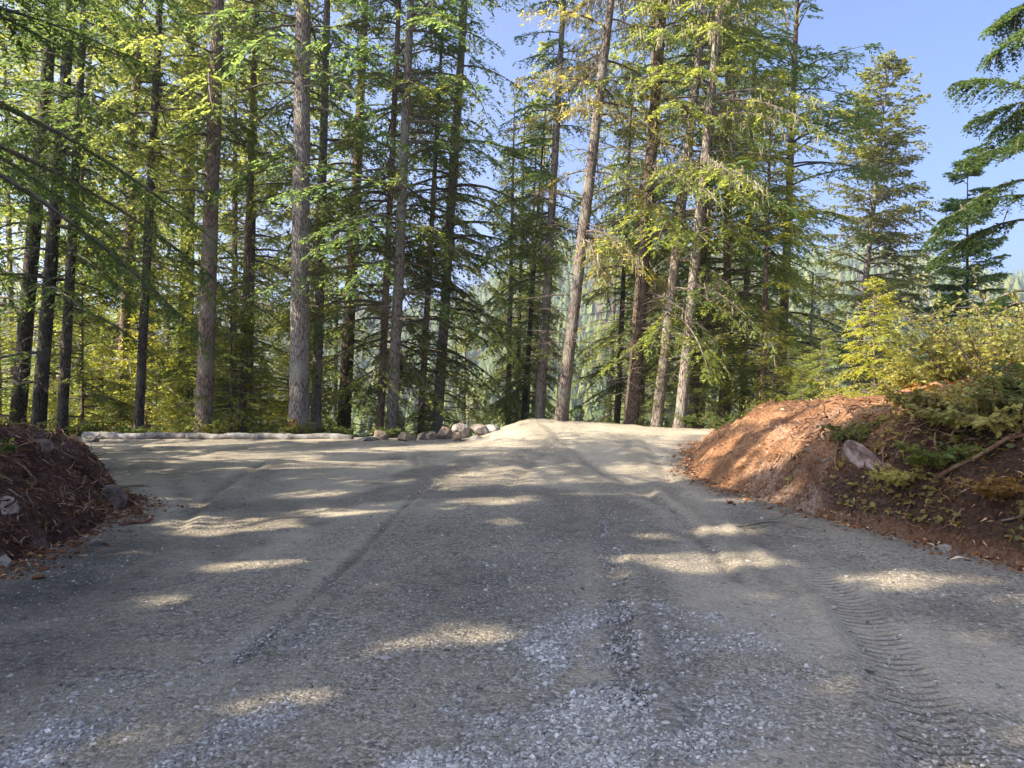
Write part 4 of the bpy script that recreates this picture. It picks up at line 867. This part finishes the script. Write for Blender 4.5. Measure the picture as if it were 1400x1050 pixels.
stick([bp(1.75, 12.4, .03), bp(1.5, 12.0, .05), bp(1.6, 11.4, .03)], .010, 'fine twig near the top of the orange bank', 'roots', 7)
def gp(a, b, dz=.012): c = px(a, b); return np.array([c[0], c[1], float(terrain(*c)) + dz])
stick([gp(165, 718), gp(210, 714, .03), gp(172, 690, .12)], .028, 'forked brown root reaching onto the gravel from the pile', 'roots', 8)
stick([gp(1000, 722), gp(1060, 716, .02), gp(1130, 728)], .010, 'thin pale twig lying on the gravel near the tread marks', 'deadwood', 9)
for i, (a, b, s_, lb) in enumerate(((1292, 752, .075, 'pale rounded stone at the foot of the dark bank'), (1146, 703, .045, 'small white stone on the soil at the bank foot'), (1190, 918, .03, 'lone pale flat pebble among the tread marks'), (1110, 703, .03, 'small pinkish stone beside the white one at the bank foot'))):
    c = px(a, b); rock('stone', (c[0], c[1], float(terrain(*c)) + s_ * .3), (s_, s_ * .8, s_ * .55), 60 + i, M['rock'], lb, 'stones at the foot of the bank', tint=(1.1, 1.05, 1))

# two things of a kind behind the same landmark: say which of them is meant
same = {}
for o in list(C.objects):
    if o.parent is None and o.get('group') in ('background firs on the slope below the lot', 'young conifers under the tall trees', 'low brush along the far left edge of the lot'): same.setdefault(o['label'], []).append(o)
ORD = {2: ['left one of two', 'right one of two'], 3: ['left one of three', 'middle one of three', 'right one of three']}
for lb, os_ in same.items():
    if len(os_) > 1:
        os_.sort(key=lambda o: o.location.x / o.location.y)
        for k, o in enumerate(os_):
            o['label'] = lb + ', ' + (ORD[len(os_)][k] if len(os_) in ORD else ['leftmost', 'second from left', 'third from left', 'fourth from left', 'fifth from left', 'sixth from left'][min(k, 5)] + ' of ' + ['four', 'five', 'six'][min(len(os_) - 4, 2)])
# ------------------------------------------------------------------ far hillside forest
r = np.random.default_rng(151); n = 5200
yy = 150 + 470 * r.random(n) ** 0.8; xx = (r.random(n) * 2 - 1) * (yy * 0.78); zz = terrain(xx, yy)
hh = 9 + 11 * r.random(n); ww = hh * (.15 + .07 * r.random(n)); K = 7; lv = [(0.0, 1.0), (.28, .55), (.3, .85), (.58, .38), (.6, .6), (1.0, .02)]
th = np.arange(K) * 2 * PI / K; rad = np.array([b for a, b in lv])[None, :, None] * (1 + r.normal(0, .22, (n, len(lv), K))) * ww[:, None, None]
Vx = xx[:, None, None] + rad * np.cos(th); Vy = yy[:, None, None] + rad * np.sin(th); Vz = (zz[:, None] + hh[:, None] * np.array([a for a, b in lv]))[..., None] + 0 * Vx + r.normal(0, .3, Vx.shape)
nv = len(lv) * K; i = np.arange(len(lv) - 1)[:, None] * K; j = np.arange(K)[None]; f = np.stack([i + j, i + (j + 1) % K, i + K + (j + 1) % K, i + K + j], -1).reshape(-1, 4)
ff = mesh_obj('hillside_forest', np.stack([Vx, Vy, Vz], -1).reshape(-1, 3), (f[None] + (np.arange(n) * nv)[:, None, None]).reshape(-1, 4), M['far'], attrs={'tint': np.repeat(np.clip(r.beta(2, 2.5, n), 0, 1), nv)})
tag(ff, 'hazy conifer forest covering the far hillside across the valley', 'forest', kind='stuff')

# ------------------------------------------------------------------ air
bm = bmesh.new(); bmesh.ops.create_cube(bm, size=1); me = bpy.data.meshes.new('haze'); bm.to_mesh(me); bm.free()
hz = bpy.data.objects.new('haze', me); C.objects.link(hz); hz.scale = (1900, 1000, 176); hz.location = (0, 420, 50)
m, t, n_, l = newmat('haze_air'); pv = N(t, 'VolumePrincipled'); pv.inputs['Color'].default_value = (0.86, 0.92, 1.0, 1); pv.inputs['Density'].default_value = 0.0007; pv.inputs['Anisotropy'].default_value = 0.45
o = N(t, 'OutputMaterial'); l.new(pv.outputs[0], o.inputs['Volume']); me.materials.append(m); tag(hz, kind='stuff')
